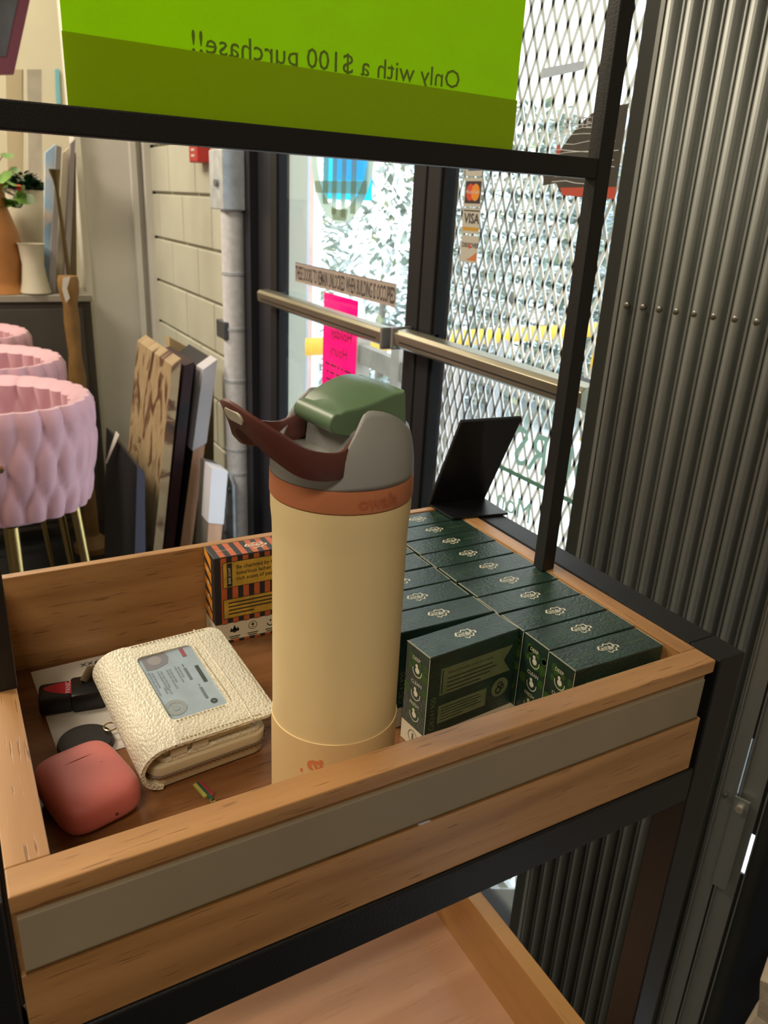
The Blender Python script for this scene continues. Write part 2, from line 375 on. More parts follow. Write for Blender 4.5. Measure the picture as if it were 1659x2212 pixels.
# flat dark edge profile against the door
b = MB(); b.bar(P0-PD*.0245+Vector((0, 0, FZ+.01)), P0-PD*.0245+Vector((0, 0, ZT)), .026, .014, PN); b.build('edge_profile', steeld, sh)
b = MB(); b.bar(P0-PD*.0125+PN*.004+Vector((0, 0, FZ+.01)), P0-PD*.0125+PN*.004+Vector((0, 0, ZT)), .006, .010, PN); b.build('edge_bead', steel, sh)
for k, (cx, cy) in enumerate([(483, 165), (578, 177), (675, 190), (777, 203), (885, 217), (1000, 233), (1127, 248), (1258, 265)]):
    q = PXP(1180+cx/2.764, 600+cy/2.764, P0+PN*.009, PN)
    MB().tube([q-PN*.004, q+PN*.0025, q+PN*.0035], [.0042, .0042, .002], 12).build('screw', mat('screw_steel', (.22, .21, .18), .3, .9), sh, smooth=True)
# last blades of the stack: loose strips with daylight gaps
for t0, t1, m_ in ((.2835, .3080, steel), (.3120, .3420, steel), (.3480, .3760, steeld)):
    b = MB(); b.bar(P0+PD*((t0+t1)/2)+Vector((0, 0, FZ+.01)), P0+PD*((t0+t1)/2)+Vector((0, 0, ZT)), t1-t0, .004, PN); b.build('end_blade', m_, sh)
    b = MB(); b.bar(P0+PD*(t0+.001)+PN*.003+Vector((0, 0, FZ+.01)), P0+PD*(t0+.001)+PN*.003+Vector((0, 0, ZT)), .002, .004, PN); b.build('blade_lip', steel, sh)
for tc, za, zb in ((.310, .44, .545), (.345, .305, .385)):  # added strips behind the gaps, blocking daylight above and below each open stretch
    for z0, z1 in ((FZ+.01, za), (zb, ZT)):
        b = MB(); b.bar(P0+PD*tc-PN*.006+Vector((0, 0, z0)), P0+PD*tc-PN*.006+Vector((0, 0, z1)), .014, .004, PN); b.build('daylight_blocker', steeld, sh)
q = PXP(1600, 1745, P0+PN*.012, PN)
b = MB(); b.bar(q+Vector((0, 0, -.16)), q+Vector((0, 0, .016)), .022, .004, PN); b.build('strap_bracket', steel, sh)
MB().tube([q-PN*.004, q+PN*.008], .006, 14).build('pivot_bolt', mat('bolt_pale', (.62, .58, .5), .3, .8), sh, smooth=True)
q2 = PXP(1566, 1719, P0+PN*.009, PN); MB().tube([q2-PN*.003, q2+PN*.002], .0035, 12).build('screw', MT['screw_steel'], sh, smooth=True)
# dark post and rough plaster beyond the stack
tq = .376
b = MB(); c = P0+PD*(tq+.027)+PN*.008; b.bar(c+Vector((0, 0, FZ)), c+Vector((0, 0, ZT)), .052, .05, PN)
b.build('shutter_post', mat('post_paint', (.012, .015, .022), .3, .2, bump=.2, bscale=60), None, label='dark painted steel post at the right edge of the shutter', cat='post')
c = P0+PD*(tq+.046)+PN*.042+Vector((0, 0, FZ))
b = MB(); n = 16
b.grid(lambda u, v: c + PD*(.30*u+.006*math.sin(v*23)) + PN*(.012*math.sin(v*17)*math.sin(u*9+v*5)) + Vector((0, 0, v*.66)), n, n); b.build('wall_plinth', mat('rough_plaster', (.50, .42, .32), .9, bump=.8, bscale=120), solid=.05, kind='structure', label='rough beige plaster at the lower right corner', cat='wall')

# ================================================================== DISPLAY RACK
XF = None
RIM, TF = .99, .9106
xl, xr, yf, yb = .0114, .4073, .2925, .5813          # inside of the tray
ox0, ox1, oy0, oy1 = -.007, .4215, .2755, .5890      # outside of the wood
rack = empty('display_rack', (.21, .44, FW), 'oak tray display rack on a black square tube frame', 'display rack')
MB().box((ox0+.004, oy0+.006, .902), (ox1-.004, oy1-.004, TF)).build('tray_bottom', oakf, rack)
# front rail: lip, recessed face, ledge
MB().box((ox0, oy0, .9805), (ox1, yf, RIM), .0008).box((ox0, oy0+.003, .9445), (ox1-.004, yf, .9806)).box((ox0, oy0, .902), (ox1-.002, yf, .9446), .0006).build('front_rail', oakx, rack)
MB().box((xl, yb, .902), (xr, oy1, RIM), .0006).build('back_rail', oakx, rack)
MB().box((ox0, yf, .902), (xl, oy1, RIM), .0006).build('side_rail', oaky, rack)
MB().box((xr, yf, .902), (ox1, oy1, RIM), .0006).build('side_rail', oaky, rack)
# plastic price-label channel on the front rail
chan = mat('label_channel_plastic', (.25, .205, .14), .50, spec=.4, coat=.0, var=.12, vscale=5, stretch=(2, 1, 1))
MB().box((ox0+.002, oy0+.0005, .9455), (ox1-.006, oy0+.0032, .9765), .0005).build('label_channel', chan, rack)
MB().box((ox0+.002, oy0-.0006, .9450), (ox1-.006, oy0+.001, .9468)).build('channel_lip', glass('channel_clear', (.8, .78, .72), 1.3), rack)
# black tube frame
T0, T1 = .4235, .4490; L0, L1 = -.0345, -.0090; Y0, Y1, Y2, Y3 = .2735, .2990, .5915, .6170
for a, b in ((T0, T1), (L0, L1)):
    for c, d in ((Y0, Y1), (Y2, Y3)):
        MB().box((a, c, FW), (b, d, RIM), .0012).build('leg', black, rack)
    MB().box((a+.0002, Y1, RIM-.0256), (b-.0002, Y2, RIM-.0001), .0012).build('side_bar', black, rack)
for z in (.902, .505):
    for c, d in ((Y0, Y1), (Y2, Y3)):
        MB().box((L1, c+.0003, z-.0285), (T0, d-.0003, z-.0003), .0012).build('cross_bar', black, rack)
# lower tray
LR, LF = .592, .517
MB().box((ox0+.004, oy0+.006, .505), (ox1-.008, oy1-.004, LF)).build('tray_bottom', oakl, rack)
oakg = wood('oak_golden', (.40, .19, .05), (.50, .26, .075), 1, .35, .6, .3)
MB().box((xr-.005, yf, .505), (ox1-.003, oy1, LR), .0006).build('side_rail', oakg, rack)
MB().box((ox0, yf, .505), (xl, oy1, LR), .0006).build('side_rail', oakg, rack)
MB().box((ox0, oy0, .505), (ox1-.003, yf, LR), .0006).build('front_rail', oakx, rack)
MB().box((xl, yb, .505), (xr-.005, oy1, LR), .0006).build('back_rail', oakx, rack)
# header sign frame
for a, b in ((.4015, .4135), (-.0000, .0120)):
    MB().box((a, .4297, RIM), (b, .4417, 1.53), .0008).build('sign_post', black, rack)
for a, b in ((1.2835, 1.2962), (1.517, 1.53)):
    MB().box((.012, .4299, a), (.4015, .4415, b), .0008).build('sign_bar', black, rack)
MB().box((.012, .4325, 1.296), (.4015, .4338, 1.517)).build('sign_window', acrylic, rack)
# ------------------------------------------------------------------ green header sheet
gA = translucent('green_paper', (.42, .66, .002), (.54, .84, .002), .72)
gB = translucent('green_paper_double', (.44, .66, .001), (.40, .60, .001), .35)
sg = empty('paper_sign', (.20, .4366, 1.297), 'bright green paper sign in the black header frame', 'sign')
MB().box((.069, .4364, 1.2965), (.3325, .4367, 1.514)).build('sheet', gA, sg)
MB().prism([(.0685, .4356, 1.2963), (.333, .4356, 1.2963), (.333, .4356, 1.3245), (.0685, .4356, 1.3272)], (0, .0003, 0)).build('folded_flap', gB, sg)
b = MB(); b.text('Only with a $100 purchase!!', (.2900, .4360, 1.3262), (-1, 0, 0), (0, 0, 1), .0138, bold=.00005, xs=1.)
me_w = max(v.co.x for v in b.bm.verts) - min(v.co.x for v in b.bm.verts)
for v in b.bm.verts: v.co.x = .2900 + (v.co.x-.2900)*(.1602/me_w)
b.build('lettering', mat('green_ink', (.13, .20, .004), .8), sg, norm=False)

# ================================================================== SOAP BOXES
LX, TY, HZ = .0785, .0260, .0785
cg = mat('carton_dark_green', (.009, .032, .021), .38, spec=1.0, var=.35, vscale=60, bump=.3, bscale=420)
cg.node_tree.nodes['Principled BSDF'].inputs['IOR'].default_value = 1.5
ccream = mat('carton_cream', (.62, .55, .40), .55, var=.06)
cgold = mat('carton_print_cream', (.62, .60, .46), .5)
colive = mat('carton_olive', (.13, .165, .075), .45, var=.15, vscale=90)
cmoss = mat('carton_moss', (.030, .075, .012), .5)
cink = mat('carton_ink', (.015, .017, .013), .6)
def emblem(b, O, u, v, s, ma, mb_, lift=.00012):
    O = Vector(O); u = Vector(u); v = Vector(v); n = u.cross(v)
    b.use(ma)
    pts = [(-1, .12), (-.72, .62), (-.30, .50), (-.05, .80), (.32, .62), (.62, .72), (.70, .30), (1.0, .05), (.92, -.28), (.60, -.30), (.42, -.72), (.08, -.62), (-.18, -.86), (-.42, -.55), (-.30, -.25), (-.72, -.20)]
    b.poly([O + u*(x*s) + v*(y*s*.8) + n*lift for x, y in pts])
    b.use(mb_)
    b.poly([O + u*(x*s*.84) + v*(y*s*.66) + n*lift*1.6 for x, y in pts])
    b.use(ma)
    rnd = random.Random(3)
    for k in range(11):
        x = -.62 + .12*k; y0 = -.25 + .25*rnd.random(); y1 = y0 + .25 + .3*rnd.random(); w = .03
        d = .18*(rnd.random()-.4)
        b.poly([O + u*((x+dx+e)*s) + v*(y*s*.7) + n*lift*2.2 for dx, y, e in ((-w, y0, 0), (w, y0, 0), (w, y1, d), (-w, y1, d))])
    for k in range(4):
        y = -.45 + .1*k; x = -.25 + .1*rnd.random()
        b.poly([O + u*(a*s) + v*(c*s*.7) + n*lift*2.2 for a, c in ((x, y), (x+.5, y+.05), (x+.5, y+.10), (x, y+.05))])
def rct(b, F, x0, y0, x1, y1, l=.0001):
    O, u, v, n = F; b.poly([O+u*x0+v*y0+n*l, O+u*x1+v*y0+n*l, O+u*x1+v*y1+n*l, O+u*x0+v*y1+n*l])
def ring(b, F, x, y, r0, r1, l=.0002, n=18, a0=0, a1=360):
    O, u, v, nn = F
    for k in range(n):
        t0 = R(a0+(a1-a0)*k/n); t1 = R(a0+(a1-a0)*(k+1)/n)
        b.poly([O+u*(x+r*math.cos(t))+v*(y+r*math.sin(t))+nn*l for r, t in ((r0, t0), (r1, t0), (r1, t1), (r0, t1))])
def disc(b, F, x, y, r, l=.0002, n=14, sx=1.):
    O, u, v, nn = F; b.poly([O+u*(x+r*sx*math.cos(2*math.pi*k/n))+v*(y+r*math.sin(2*math.pi*k/n))+nn*l for k in range(n)])
def icons(b, F, y, ink):
    b.use(ink)
    xs = (.016, .032, .048, .064)
    for dx, r in ((0, .0022), (-.0028, .0012), (.0028, .0013)):
        disc(b, F, xs[0]+dx, y-.0004, r); O, u, v, n = F
        b.poly([O+u*(xs[0]+dx-r*.9)+v*y+n*.0002, O+u*(xs[0]+dx+r*.9)+v*y+n*.0002, O+u*(xs[0]+dx)+v*(y+r*2.2)+n*.0002])
    ring(b, F, xs[1], y+.001, .0034, .0039); disc(b, F, xs[1], y+.0018, .0013); rct(b, F, xs[1]-.0018, y-.0010, xs[1]+.0018, y-.0004)
    ring(b, F, xs[2], y, .0024, .0034, a0=180, a1=370); disc(b, F, xs[2], y+.002, .0009)
    rct(b, F, xs[3]-.0008, y-.003, xs[3]+.0008, y+.004); rct(b, F, xs[3]-.003, y-.001, xs[3]+.003, y+.0006)
    for k, x in enumerate(xs):
        for j in range(2): rct(b, F, x-.0048+.001*j, y-.0066-.0018*j, x+.0048-.001*j, y-.0057-.0018*j)

def green_box():
    t = empty('soap_box', local=True)
    MB().box((-LX/2, -TY/2, .0), (LX/2, TY/2, HZ), .0006).build('carton', cg, t)
    b = MB(); Vx, Vy, Vz = Vector((1, 0, 0)), Vector((0, 1, 0)), Vector((0, 0, 1))
    emblem(b, (.001, 0, HZ), Vx, Vy, .0088, cgold, cg)
    TFc = (Vector((-LX/2, -TY/2, HZ)), Vx, Vy, Vz)
    b.use(colive); b.text('Men\'s Natural Soap', (-.032, -.0012, HZ), Vx, Vy, .0022, lift=.0001); b.text('No Harsh Chemicals', (.014, -.0012, HZ), Vx, Vy, .0022, lift=.0001)
    b.use(cgold); rct(b, TFc, 0, .0006, .00025, TY-.0006); rct(b, TFc, LX-.0004, .0006, LX, TY-.0006)
    b.build('top_print', None, t, norm=False)
    F = (Vector((-LX/2, -TY/2, 0)), Vx, Vz, -Vy)
    b = MB().use(ccream); rct(b, F, 0, .0005, LX, .0165)
    b.use(colive); rct(b, F, .010, .046, .0735, .067); rct(b, F, .010, .0235, .053, .038); ring(b, F, .0655, .0345, .0, .0078)
    b.use(cg); rct(b, F, .0112, .0472, .0122, .0658, .0002)
    b.poly([F[0]+F[1]*x+F[2]*y+F[3]*.0002 for x, y in ((.0737, .0462), (.0737, .0668), (.0665, .0565))])
    b.use(cgold)
    for dx, dy, r in ((0, .0022, .0026), (-.0012, -.002, .003), (.002, 0, .0022)): b.use(cink); ring(b, F, .0655+dx, .0345+dy, r*.55, r, .0003)
    b.use(cink); b.text('Natural woods, moss and earth', F[0]+F[1]*.016+F[2]*.0615+F[3]*.0002, F[1], F[2], .0031)
    for j, w in enumerate((.040, .044, .038, .030)): rct(b, F, .016, .0575-.0032*j, .016+w, .0583-.0032*j, .0002)
    for j, w in enumerate((.034, .036, .033, .036, .020)): rct(b, F, .0125, .0350-.0023*j, .0125+w, .0356-.0023*j, .0002)
    icons(b, F, .0095, cink)
    b.use(colive); b.text('GB241900', F[0]+F[1]*.0072+F[2]*.020+F[3]*.0003, F[2], -F[1], .0062)
    b.build('front_print', None, t, norm=False)
    F = (Vector((-LX/2, TY/2, 0)), -Vy, Vz, -Vx)
    b = MB().use(ccream); rct(b, F, 0, .0005, TY, .0165); rnd = random.Random(5); b.use(cmoss)
    for k in range(15):
        x, y, r = .003+rnd.random()*.020, .020+rnd.random()*.053, .0022+.002*rnd.random(); disc(b, F, x, y, r, .0001, 7, .9)
    b.use(cgold)
    for j, y in enumerate((.064, .046, .029)):
        ring(b, F, .0135, y-.002, .0046, .0052, .0002, 14, 170, 370); disc(b, F, .0135, y-.002, .0023, .0002, 10); disc(b, F, .0125, y+.0012, .0014, .0002, 9)
        b.text(('DEEP', 'CLEAN', 'FRESH')[j], F[0]+F[1]*.0075+F[2]*(y+.0047)+F[3]*.0002, F[1], F[2], .0038)
    b.use(cgold); rct(b, F, TY-.0004, .002, TY, HZ-.001, .0002); rct(b, F, .0, HZ-.0004, TY, HZ, .0002)
    b.use(cink); ring(b, F, .0135, .0088, .0046, .0051); rct(b, F, .0125, .006, .0145, .0115)
    b.build('end_print', None, t, norm=False)
    return t
words = ['first', 'second', 'third', 'fourth', 'fifth', 'sixth', 'seventh', 'eighth', 'ninth', 'tenth']
proto = green_box(); spots = []
for k in range(10): spots.append((.3662 + (.0006 if k % 3 else -.0006), .3188+.0276*k, (k*37 % 5-2)*.3, '%s dark green soap box from the front in the row along the right rail' % words[k]))
spots[0] = (*spots[0][:3], 'dark green soap box nearest the front corner, first along the right rail')
spots[9] = (*spots[9][:3], 'rearmost dark green soap box along the right rail, under the black stand')
spots.append((.2870, .3745, 5.0, 'dark green soap box turned askew beside the water bottle, its front fully visible'))
for k in range(6):
    y = .4065+.0277*k
    spots.append((.2855-(.001 if k % 2 else 0), y, (k*23 % 5-2)*.35, ('dark green soap box directly behind the askew one' if k == 0 else '%s dark green soap box behind the askew one in the inner row' % words[k])))
for i, (x, y, a, lab) in enumerate(spots):
    o = proto if i == 0 else copy_tree(proto)
    o.location = (x, y, TF+.0001); o.rotation_euler.z = R(a)
    setp(o, lab, 'soap box', 'green soap boxes in the tray')

# striped orange box
org_ = mat('carton_orange', (.45, .10, .028), .45, var=.2, vscale=80, bump=.15, bscale=400); cblk = mat('carton_black', (.018, .019, .020), .45, bump=.15, bscale=400)
cyel = mat('carton_yellow', (.50, .30, .035), .5, var=.25, vscale=120); corg2 = mat('carton_amber', (.75, .28, .02), .5)
t = empty('soap_box', local=True)
MB().box((-LX/2, -TY/2, 0), (LX/2, TY/2, HZ+.0015), .0006).build('carton', cblk, t)
HO = HZ+.0015; Vx, Vy, Vz = Vector((1, 0, 0)), Vector((0, 1, 0)), Vector((0, 0, 1))
b = MB().use(org_); Ft = (Vector((-LX/2, -TY/2, HO)), Vx, Vy, Vz); F = (Vector((-LX/2, -TY/2, 0)), Vx, Vz, -Vy)
for k in range(8):
    x = .0055+.0094*k; rct(b, Ft, x, .0005, x+.0048, TY-.0005); rct(b, F, x, .0185, x+.0048, HO-.0008); rct(b, F, x, .0004, x+.0048, .0028)
emblem(b, (.001, 0, HO), Vx, Vy, .0098, cgold, org_, .0002)
b.use(ccream); rct(b, F, 0, .0028, LX, .0190); rct(b, Ft, .006, .0125, .020, .0129, .0002)
for (x0, y0, x1, y1) in ((.0075, .0525, .0765, .0745), (.0075, .0240, .0765, .0410)):
    b.use(cblk); rct(b, F, x0-.0006, y0-.0006, x1+.0006, y1+.0006, .00015); b.use(cyel); rct(b, F, x0, y0, x1, y1, .0002)
b.use(cblk); rct(b, F, .0105, .0530, .0150, .0740, .0003)
for j, s in enumerate(('Be charmed by the sweet', 'luxurious lather inspired by', 'rich scent of pastries.')):
    b.text(s, F[0]+F[1]*.0185+F[2]*(.0680-.0052*j)+F[3]*.0003, F[1], F[2], .0047, bold=.00006)
b.use(cgold); b.text('BAR SOAP', F[0]+F[1]*.0137+F[2]*.0555+F[3]*.0004, F[2], -F[1], .0032)
b.use(cblk)
for j, w in enumerate((.048, .052, .050, .022)): rct(b, F, .0112, .0372-.0034*j, .0112+w, .0384-.0034*j, .0003)
icons(b, F, .0118, cink)
b.build('front_print', None, t, norm=False)
Fe = (Vector((-LX/2, TY/2, 0)), -Vy, Vz, -Vx); b = MB().use(ccream); rct(b, Fe, 0, .0028, TY, .0190); b.use(corg2); rnd = random.Random(8)
for k in range(5):
    y = .020+.0125*k; b.poly([Fe[0]+Fe[1]*x+Fe[2]*(y+d)+Fe[3]*.0001 for x, d in ((.001, .004), (.012, .0), (.018, -.004 if k else 0), (.018, .006), (.010, .0085), (.001, .0105))])
b.use(cgold)
for k in range(4): disc(b, Fe, .010, .028+.012*k, .0019, .0002, 8)
b.use(cink); ring(b, Fe, .0125, .0095, .0042, .0047)
b.build('end_print', None, t, norm=False)
t.location = (.2062, .5662, TF+.0001); setp(t, 'orange and black striped soap box against the back rail', 'soap box')

# ================================================================== WATER BOTTLE
bcream = mat('bottle_cream', (.76, .60, .31), .50, var=.03, vscale=8, bump=.04, bscale=900)
bboot = mat('bottle_boot', (.72, .52, .25), .55)
borange = mat('bottle_orange', (.50, .175, .075), .55); bgrey = mat('bottle_grey', (.275, .275, .262), .42); bgreen = mat('bottle_green', (.105, .175, .095), .38)
bbrown = mat('bottle_strap_brown', (.095, .026, .020), .42)
bt = empty('water_bottle', local=True); r0 = .0362; Z1 = 1.1194-TF; Z2 = 1.1318-TF
MB().lathe([(.030, 0), (.0335, .001), (.0352, .004), (r0, .010), (r0, .060), (r0, Z1-.024), (r0+.0002, Z1-.016), (r0+.0009, Z1-.008), (r0+.0010, Z1)], n=96).build('body', bcream, bt, smooth=True)
MB().lathe([(.031, -.0002), (.0345, .0006), (.0360, .0042), (r0+.0006, .010), (r0+.0007, .0735), (r0+.0001, .0737)], n=96, cap=False).build('boot', bboot, bt, smooth=True)
MB().lathe([(r0-.002, Z1+.0004), (r0+.0012, Z1+.0006), (r0+.0015, Z1+.0014), (r0+.0013, Z2-.0002), (r0-.002, Z2)], n=96).build('band', borange, bt, smooth=True)
def wrap(b, txt, ang, z, size, rad, vertical=False, bold=0):
    q = MB(); q.text(txt, (0, 0, 0), (1, 0, 0), (0, 1, 0), size, bold=bold)
    vs = {}
    for f in q.bm.faces:
        pts = []
        for v in f.verts:
            x, y = (v.co.x, v.co.y) if not vertical else (-v.co.y, v.co.x)
            t = ang + x/rad; pts.append((rad*math.cos(t), rad*math.sin(t), z+y))
        b.poly(pts)
    q.bm.free()
b = MB(); wrap(b, 'owala', R(-104-6), Z1+.0032, .0098, r0+.00175, bold=.0002); b.build('embossed_name', mat('bottle_orange_dark', (.40, .115, .045), .5), bt)
b = MB(); wrap(b, 'owala', R(-131.5-6+6), .020, .0185, r0+.0009, True, .0004); b.build('printed_name', mat('bottle_orange_print', (.68, .22, .07), .5), bt)
# grey lid: a domed collar, high on both sides, cut low at the front for the strap
def hum(th):
    a = math.degrees(abs((th+math.pi) % (2*math.pi)-math.pi))
    if a < 97: return max(.024, .0368-.0100*((97-a)/48)**2)
    s = min(1, (a-97)/40); s = s*s*(3-2*s)
    return .0368*(1-s) + (.0085+.003*min(1, max(0, (a-140)/40)))*s
def lid(u, v):
    th = 2*math.pi*u; h = hum(th); z = h*v; r = (r0+.0011) - .0098*(z/.0365)**2.3
    return (r*math.cos(th), r*math.sin(th), Z2+z)
b = MB(); b.grid(lid, 96, 14, True); b.build('lid', bgrey, bt, smooth=True, solid=.0028)
MB().lathe([(.020, Z2+.001), (.0335, Z2+.001), (.0335, Z2+.008), (.031, Z2+.0095), (.010, Z2+.011)], n=48).build('lid_deck', mat('bottle_grey_inner', (.20, .205, .18), .25), bt, smooth=True)
b = MB(); pr = [(-.010, .006), (-.008, .024), (.002, .029), (.018, .030), (.022, .006)]
b.prism([(x, -.0235, Z2+z) for x, z in pr], (0, .047, 0)); b.build('spout_base', bgrey, bt, bevel=.002, smooth=True)
# green flip cover
def cov(x):   # top height along the cover
    return .0345 + .0115*math.sin(min(1, max(0, (x+.0165)/.0350))*math.pi*.5)
b = MB(); prof = []
for k in range(9):
    t = R(250-160*k/8); prof.append((-.0135+.0056*math.cos(t), .0292+.0056*math.sin(t)))
for k in range(1, 12):
    x = -.0135+.0345*k/11; prof.append((x, cov(x)-.0006*(k/11)**6*4))
prof += [(.0225, .0435), (.0232, .041), (.0245, .020), (.020, .014), (.006, .020), (-.006, .0215)]
rows = []; n = len(prof)
SS = (-1, -.92, -.5, 0, .5, .92, 1)
for s_ in SS:
    row = []
    for kk, (x, z) in enumerate(prof):
        t = max(0, min(1, (x+.0135)/.0360)); top = 8 <= kk <= 19
        hw = (.0180+.0035*t)*(1-.06*max(0, (z-.034)/.012))
        zz = z - (.0052*math.sin(math.pi*t)*max(0, -s_)**1.5 if top else 0) - (.0010*s_*s_ if top else 0)
        row.append(b.bm.verts.new((x, s_*hw, Z2+zz)))
    rows.append(row)
for i in range(len(SS)-1):
    for k in range(n): b.bm.faces.new((rows[i][k], rows[i][(k+1) % n], rows[i+1][(k+1) % n], rows[i+1][k]))
b.bm.faces.new(rows[0]); b.bm.faces.new(rows[-1][::-1])
cv = b.build('flip_cover', bgreen, bt, smooth=True)
md = cv.modifiers.new('bev', 'BEVEL'); md.width = .0014; md.segments = 3; md.limit_method = 'ANGLE'; md.angle_limit = R(40)
# carry strap
path = [(.006, .0215, .0300), (-.003, .0238, .0235), (-.012, .0272, .0165), (-.022, .0308, .0130), (-.038, .0300, .0160), (-.049, .0230, .0235), (-.0565, .0140, .0305), (-.0595, .0045, .0340)]
path = [Vector(p) for p in path]; path += [Vector((p.x, -p.y, p.z)) for p in path[::-1]]
def smooth_path(pts, k=5):
    out = []
    for i in range(len(pts)-1):
        p0, p1, p2, p3 = pts[max(i-1, 0)], pts[i], pts[i+1], pts[min(i+2, len(pts)-1)]
        for j in range(k):
            t = j/k; out.append(.5*((2*p1)+(p2-p0)*t+(2*p0-5*p1+4*p2-p3)*t*t+(3*p1-p0-3*p2+p3)*t**3))
    out.append(pts[-1]); return out
sp = smooth_path(path); b = MB(); rings = []
for i, p in enumerate(sp):
    d = (sp[min(i+1, len(sp)-1)]-sp[max(i-1, 0)]).normalized()
    f = max(0, min(1, (-p.x-.02)/.04)); u = Vector((-.42*f, 0, 1)); u = (u-d*u.dot(d)).normalized(); w = d.cross(u)
    hw = .0066+.0008*f; ht = .0013
    rings.append([b.bm.verts.new(Vector((0, 0, Z2))+p+u*a*hw+w*c*ht) for a, c in ((-1, -.6), (-.9, -1), (.9, -1), (1, -.6), (1, .6), (.9, 1), (-.9, 1), (-1, .6))])
for A, B in zip(rings, rings[1:]):
    for k in range(8): b.bm.faces.new((A[k], A[(k+1) % 8], B[(k+1) % 8], B[k]))
b.bm.faces.new(rings[0]); b.bm.faces.new(rings[-1][::-1]); st = b.build('carry_strap', bbrown, bt, smooth=True)
# pale oval inset at the strap end
e = Vector((-.0612, -.002, Z2+.0345)); un = Vector((0, 1, -.02)).normalized(); vn = Vector((-.40, 0, .92)).normalized(); nn = un.cross(vn)
if nn.x > 0: nn = -nn
pts = rrect(-.0085, -.0032, .0085, .0032, .0031, 5)
MB().prism([e+un*x+vn*y-nn*.0006 for x, y in pts], nn*.0010).build('strap_inset', mat('strap_cream', (.50, .47, .36), .5), st)
bt.location = (.1738, .3447, TF+.0003); bt.rotation_euler.z = R(6)
setp(bt, 'cream water bottle with grey lid, green flip cover and brown strap', 'bottle')

# ================================================================== THINGS LYING IN THE TRAY
paperm = mat('slip_paper', (.60, .55, .48), .7)
ps = empty('paper_slip', local=True)
MB().box((0, 0, 0), (.060, .122, .0004)).build('sheet', paperm, ps)
b = MB().use(mat('pen_ink', (.03, .03, .035), .6))
b.text('339xx', (.060, .1165, .0006), (-1, 0, 0), (0, -1, 0), .010); b.text('w 1 20', (.060, .1060, .0006), (-1, 0, 0), (0, -1, 0), .008)
b.build('handwriting', None, ps, norm=False)
ps.location = (.0315, .452, TF+.0002); ps.rotation_euler.z = R(2.5); setp(ps, 'white paper slip with handwriting under the black key fob', 'paper')

blkpl = mat('black_plastic', (.008, .008, .009), .35)
fob = empty('key_fob', local=True)
MB().box((-.019, -.011, 0), (.004, .011, .0145), .003).build('cap', blkpl, fob, smooth=True)
MB().box((.002, -.013, 0), (.026, .013, .0152), .003).build('case', blkpl, fob, smooth=True)
b = MB().use(mat('fob_red', (.42, .012, .03), .35)); b.poly([(-.0155, .0035, .01465), (-.0145, .0005, .01465), (-.010, -.0035, .01465), (-.002, -.0072, .01465), (.0032, -.0085, .01465), (.0032, .0078, .01465), (-.006, .0072, .01465), (-.012, .0055, .01465)])
b.use(mat('fob_white', (.7, .6, .6), .5)); b.text('PANIC', (.0027, -.0075, .0148), (0, 1, 0), (-1, 0, 0), .0052)
b.build('red_label', None, fob, norm=False)
MB().tube([(.012, .004, .015), (.017, .008, .022), (.024, .008, .023), (.027, .002, .018), (.024, -.004, .0155)], .0022, 8, flat=2.0).build('strap', mat('strap_leather', (.16, .11, .06), .6), fob, smooth=True)
fob.location = (.0455, .5185, TF+.0008); fob.rotation_euler.z = R(-8); setp(fob, 'black key fob with red PANIC label beside the wallet', 'key fob')

dk = empty('round_keychain', local=True)
MB().lathe([(.0165, 0), (.0178, .001), (.018, .003), (.0172, .0052), (.008, .0060)], n=40).build('disc', mat('black_rubber', (.016, .014, .013), .5), dk, smooth=True)
MB().tube([(.0175+.0045*math.cos(t), .004+.0045*math.sin(t), .0075) for t in [2*math.pi*k/20 for k in range(20)]], .0006, 6, closed=True).build('ring', mat('gold_ring', (.75, .55, .25), .25, 1.), dk, smooth=True)
dk.location = (.0485, .4655, TF+.0008); setp(dk, 'round black keychain disc behind the pink earbud case', 'keychain')

pink = mat('silicone_pink', (.52, .135, .115), .55, sheen=.15, bump=.03, bscale=400)
ec = empty('earbud_case', local=True)
A_, B_, C_ = .0245, .0308, .0132
def sq(t, e): c = math.cos(t); return math.copysign(abs(c)**e, c)
def sqs(t, e): c = math.sin(t); return math.copysign(abs(c)**e, c)
b = MB(); b.grid(lambda u, v: (A_*sq(math.pi*(v-.5)*.998, .52)*sq(2*math.pi*u, .46), B_*sq(math.pi*(v-.5)*.998, .52)*sqs(2*math.pi*u, .46), C_+C_*sqs(math.pi*(v-.5)*.998, .62)), 64, 32, True)
bmesh.ops.holes_fill(b.bm, edges=b.bm.edges[:], sides=0); b.build('case', pink, ec, smooth=True)
MB().tube([(x, .0098, 2*C_-.0002-.0010*(x/.0145)**2) for x in [-.0145+.0029*k for k in range(11)]], .00045, 6).build('lid_seam', mat('seam_dark', (.14, .025, .02), .7), ec)
MB().tube([(.0095, -.001, 2*C_-.0007), (.0095, -.001, 2*C_+.00005)], .0003, 8).build('status_light', MT['seam_dark'], ec)
MB().tube([(.004, -B_+.0004, .0105), (.004, -B_-.0001, .0105)], .0011, 10).build('port', MT['seam_dark'], ec)
ec.location = (.0412, .4105, TF+.0003); ec.rotation_euler.z = R(14); setp(ec, 'matte pink earbud case in the front left corner of the tray', 'earbud case')

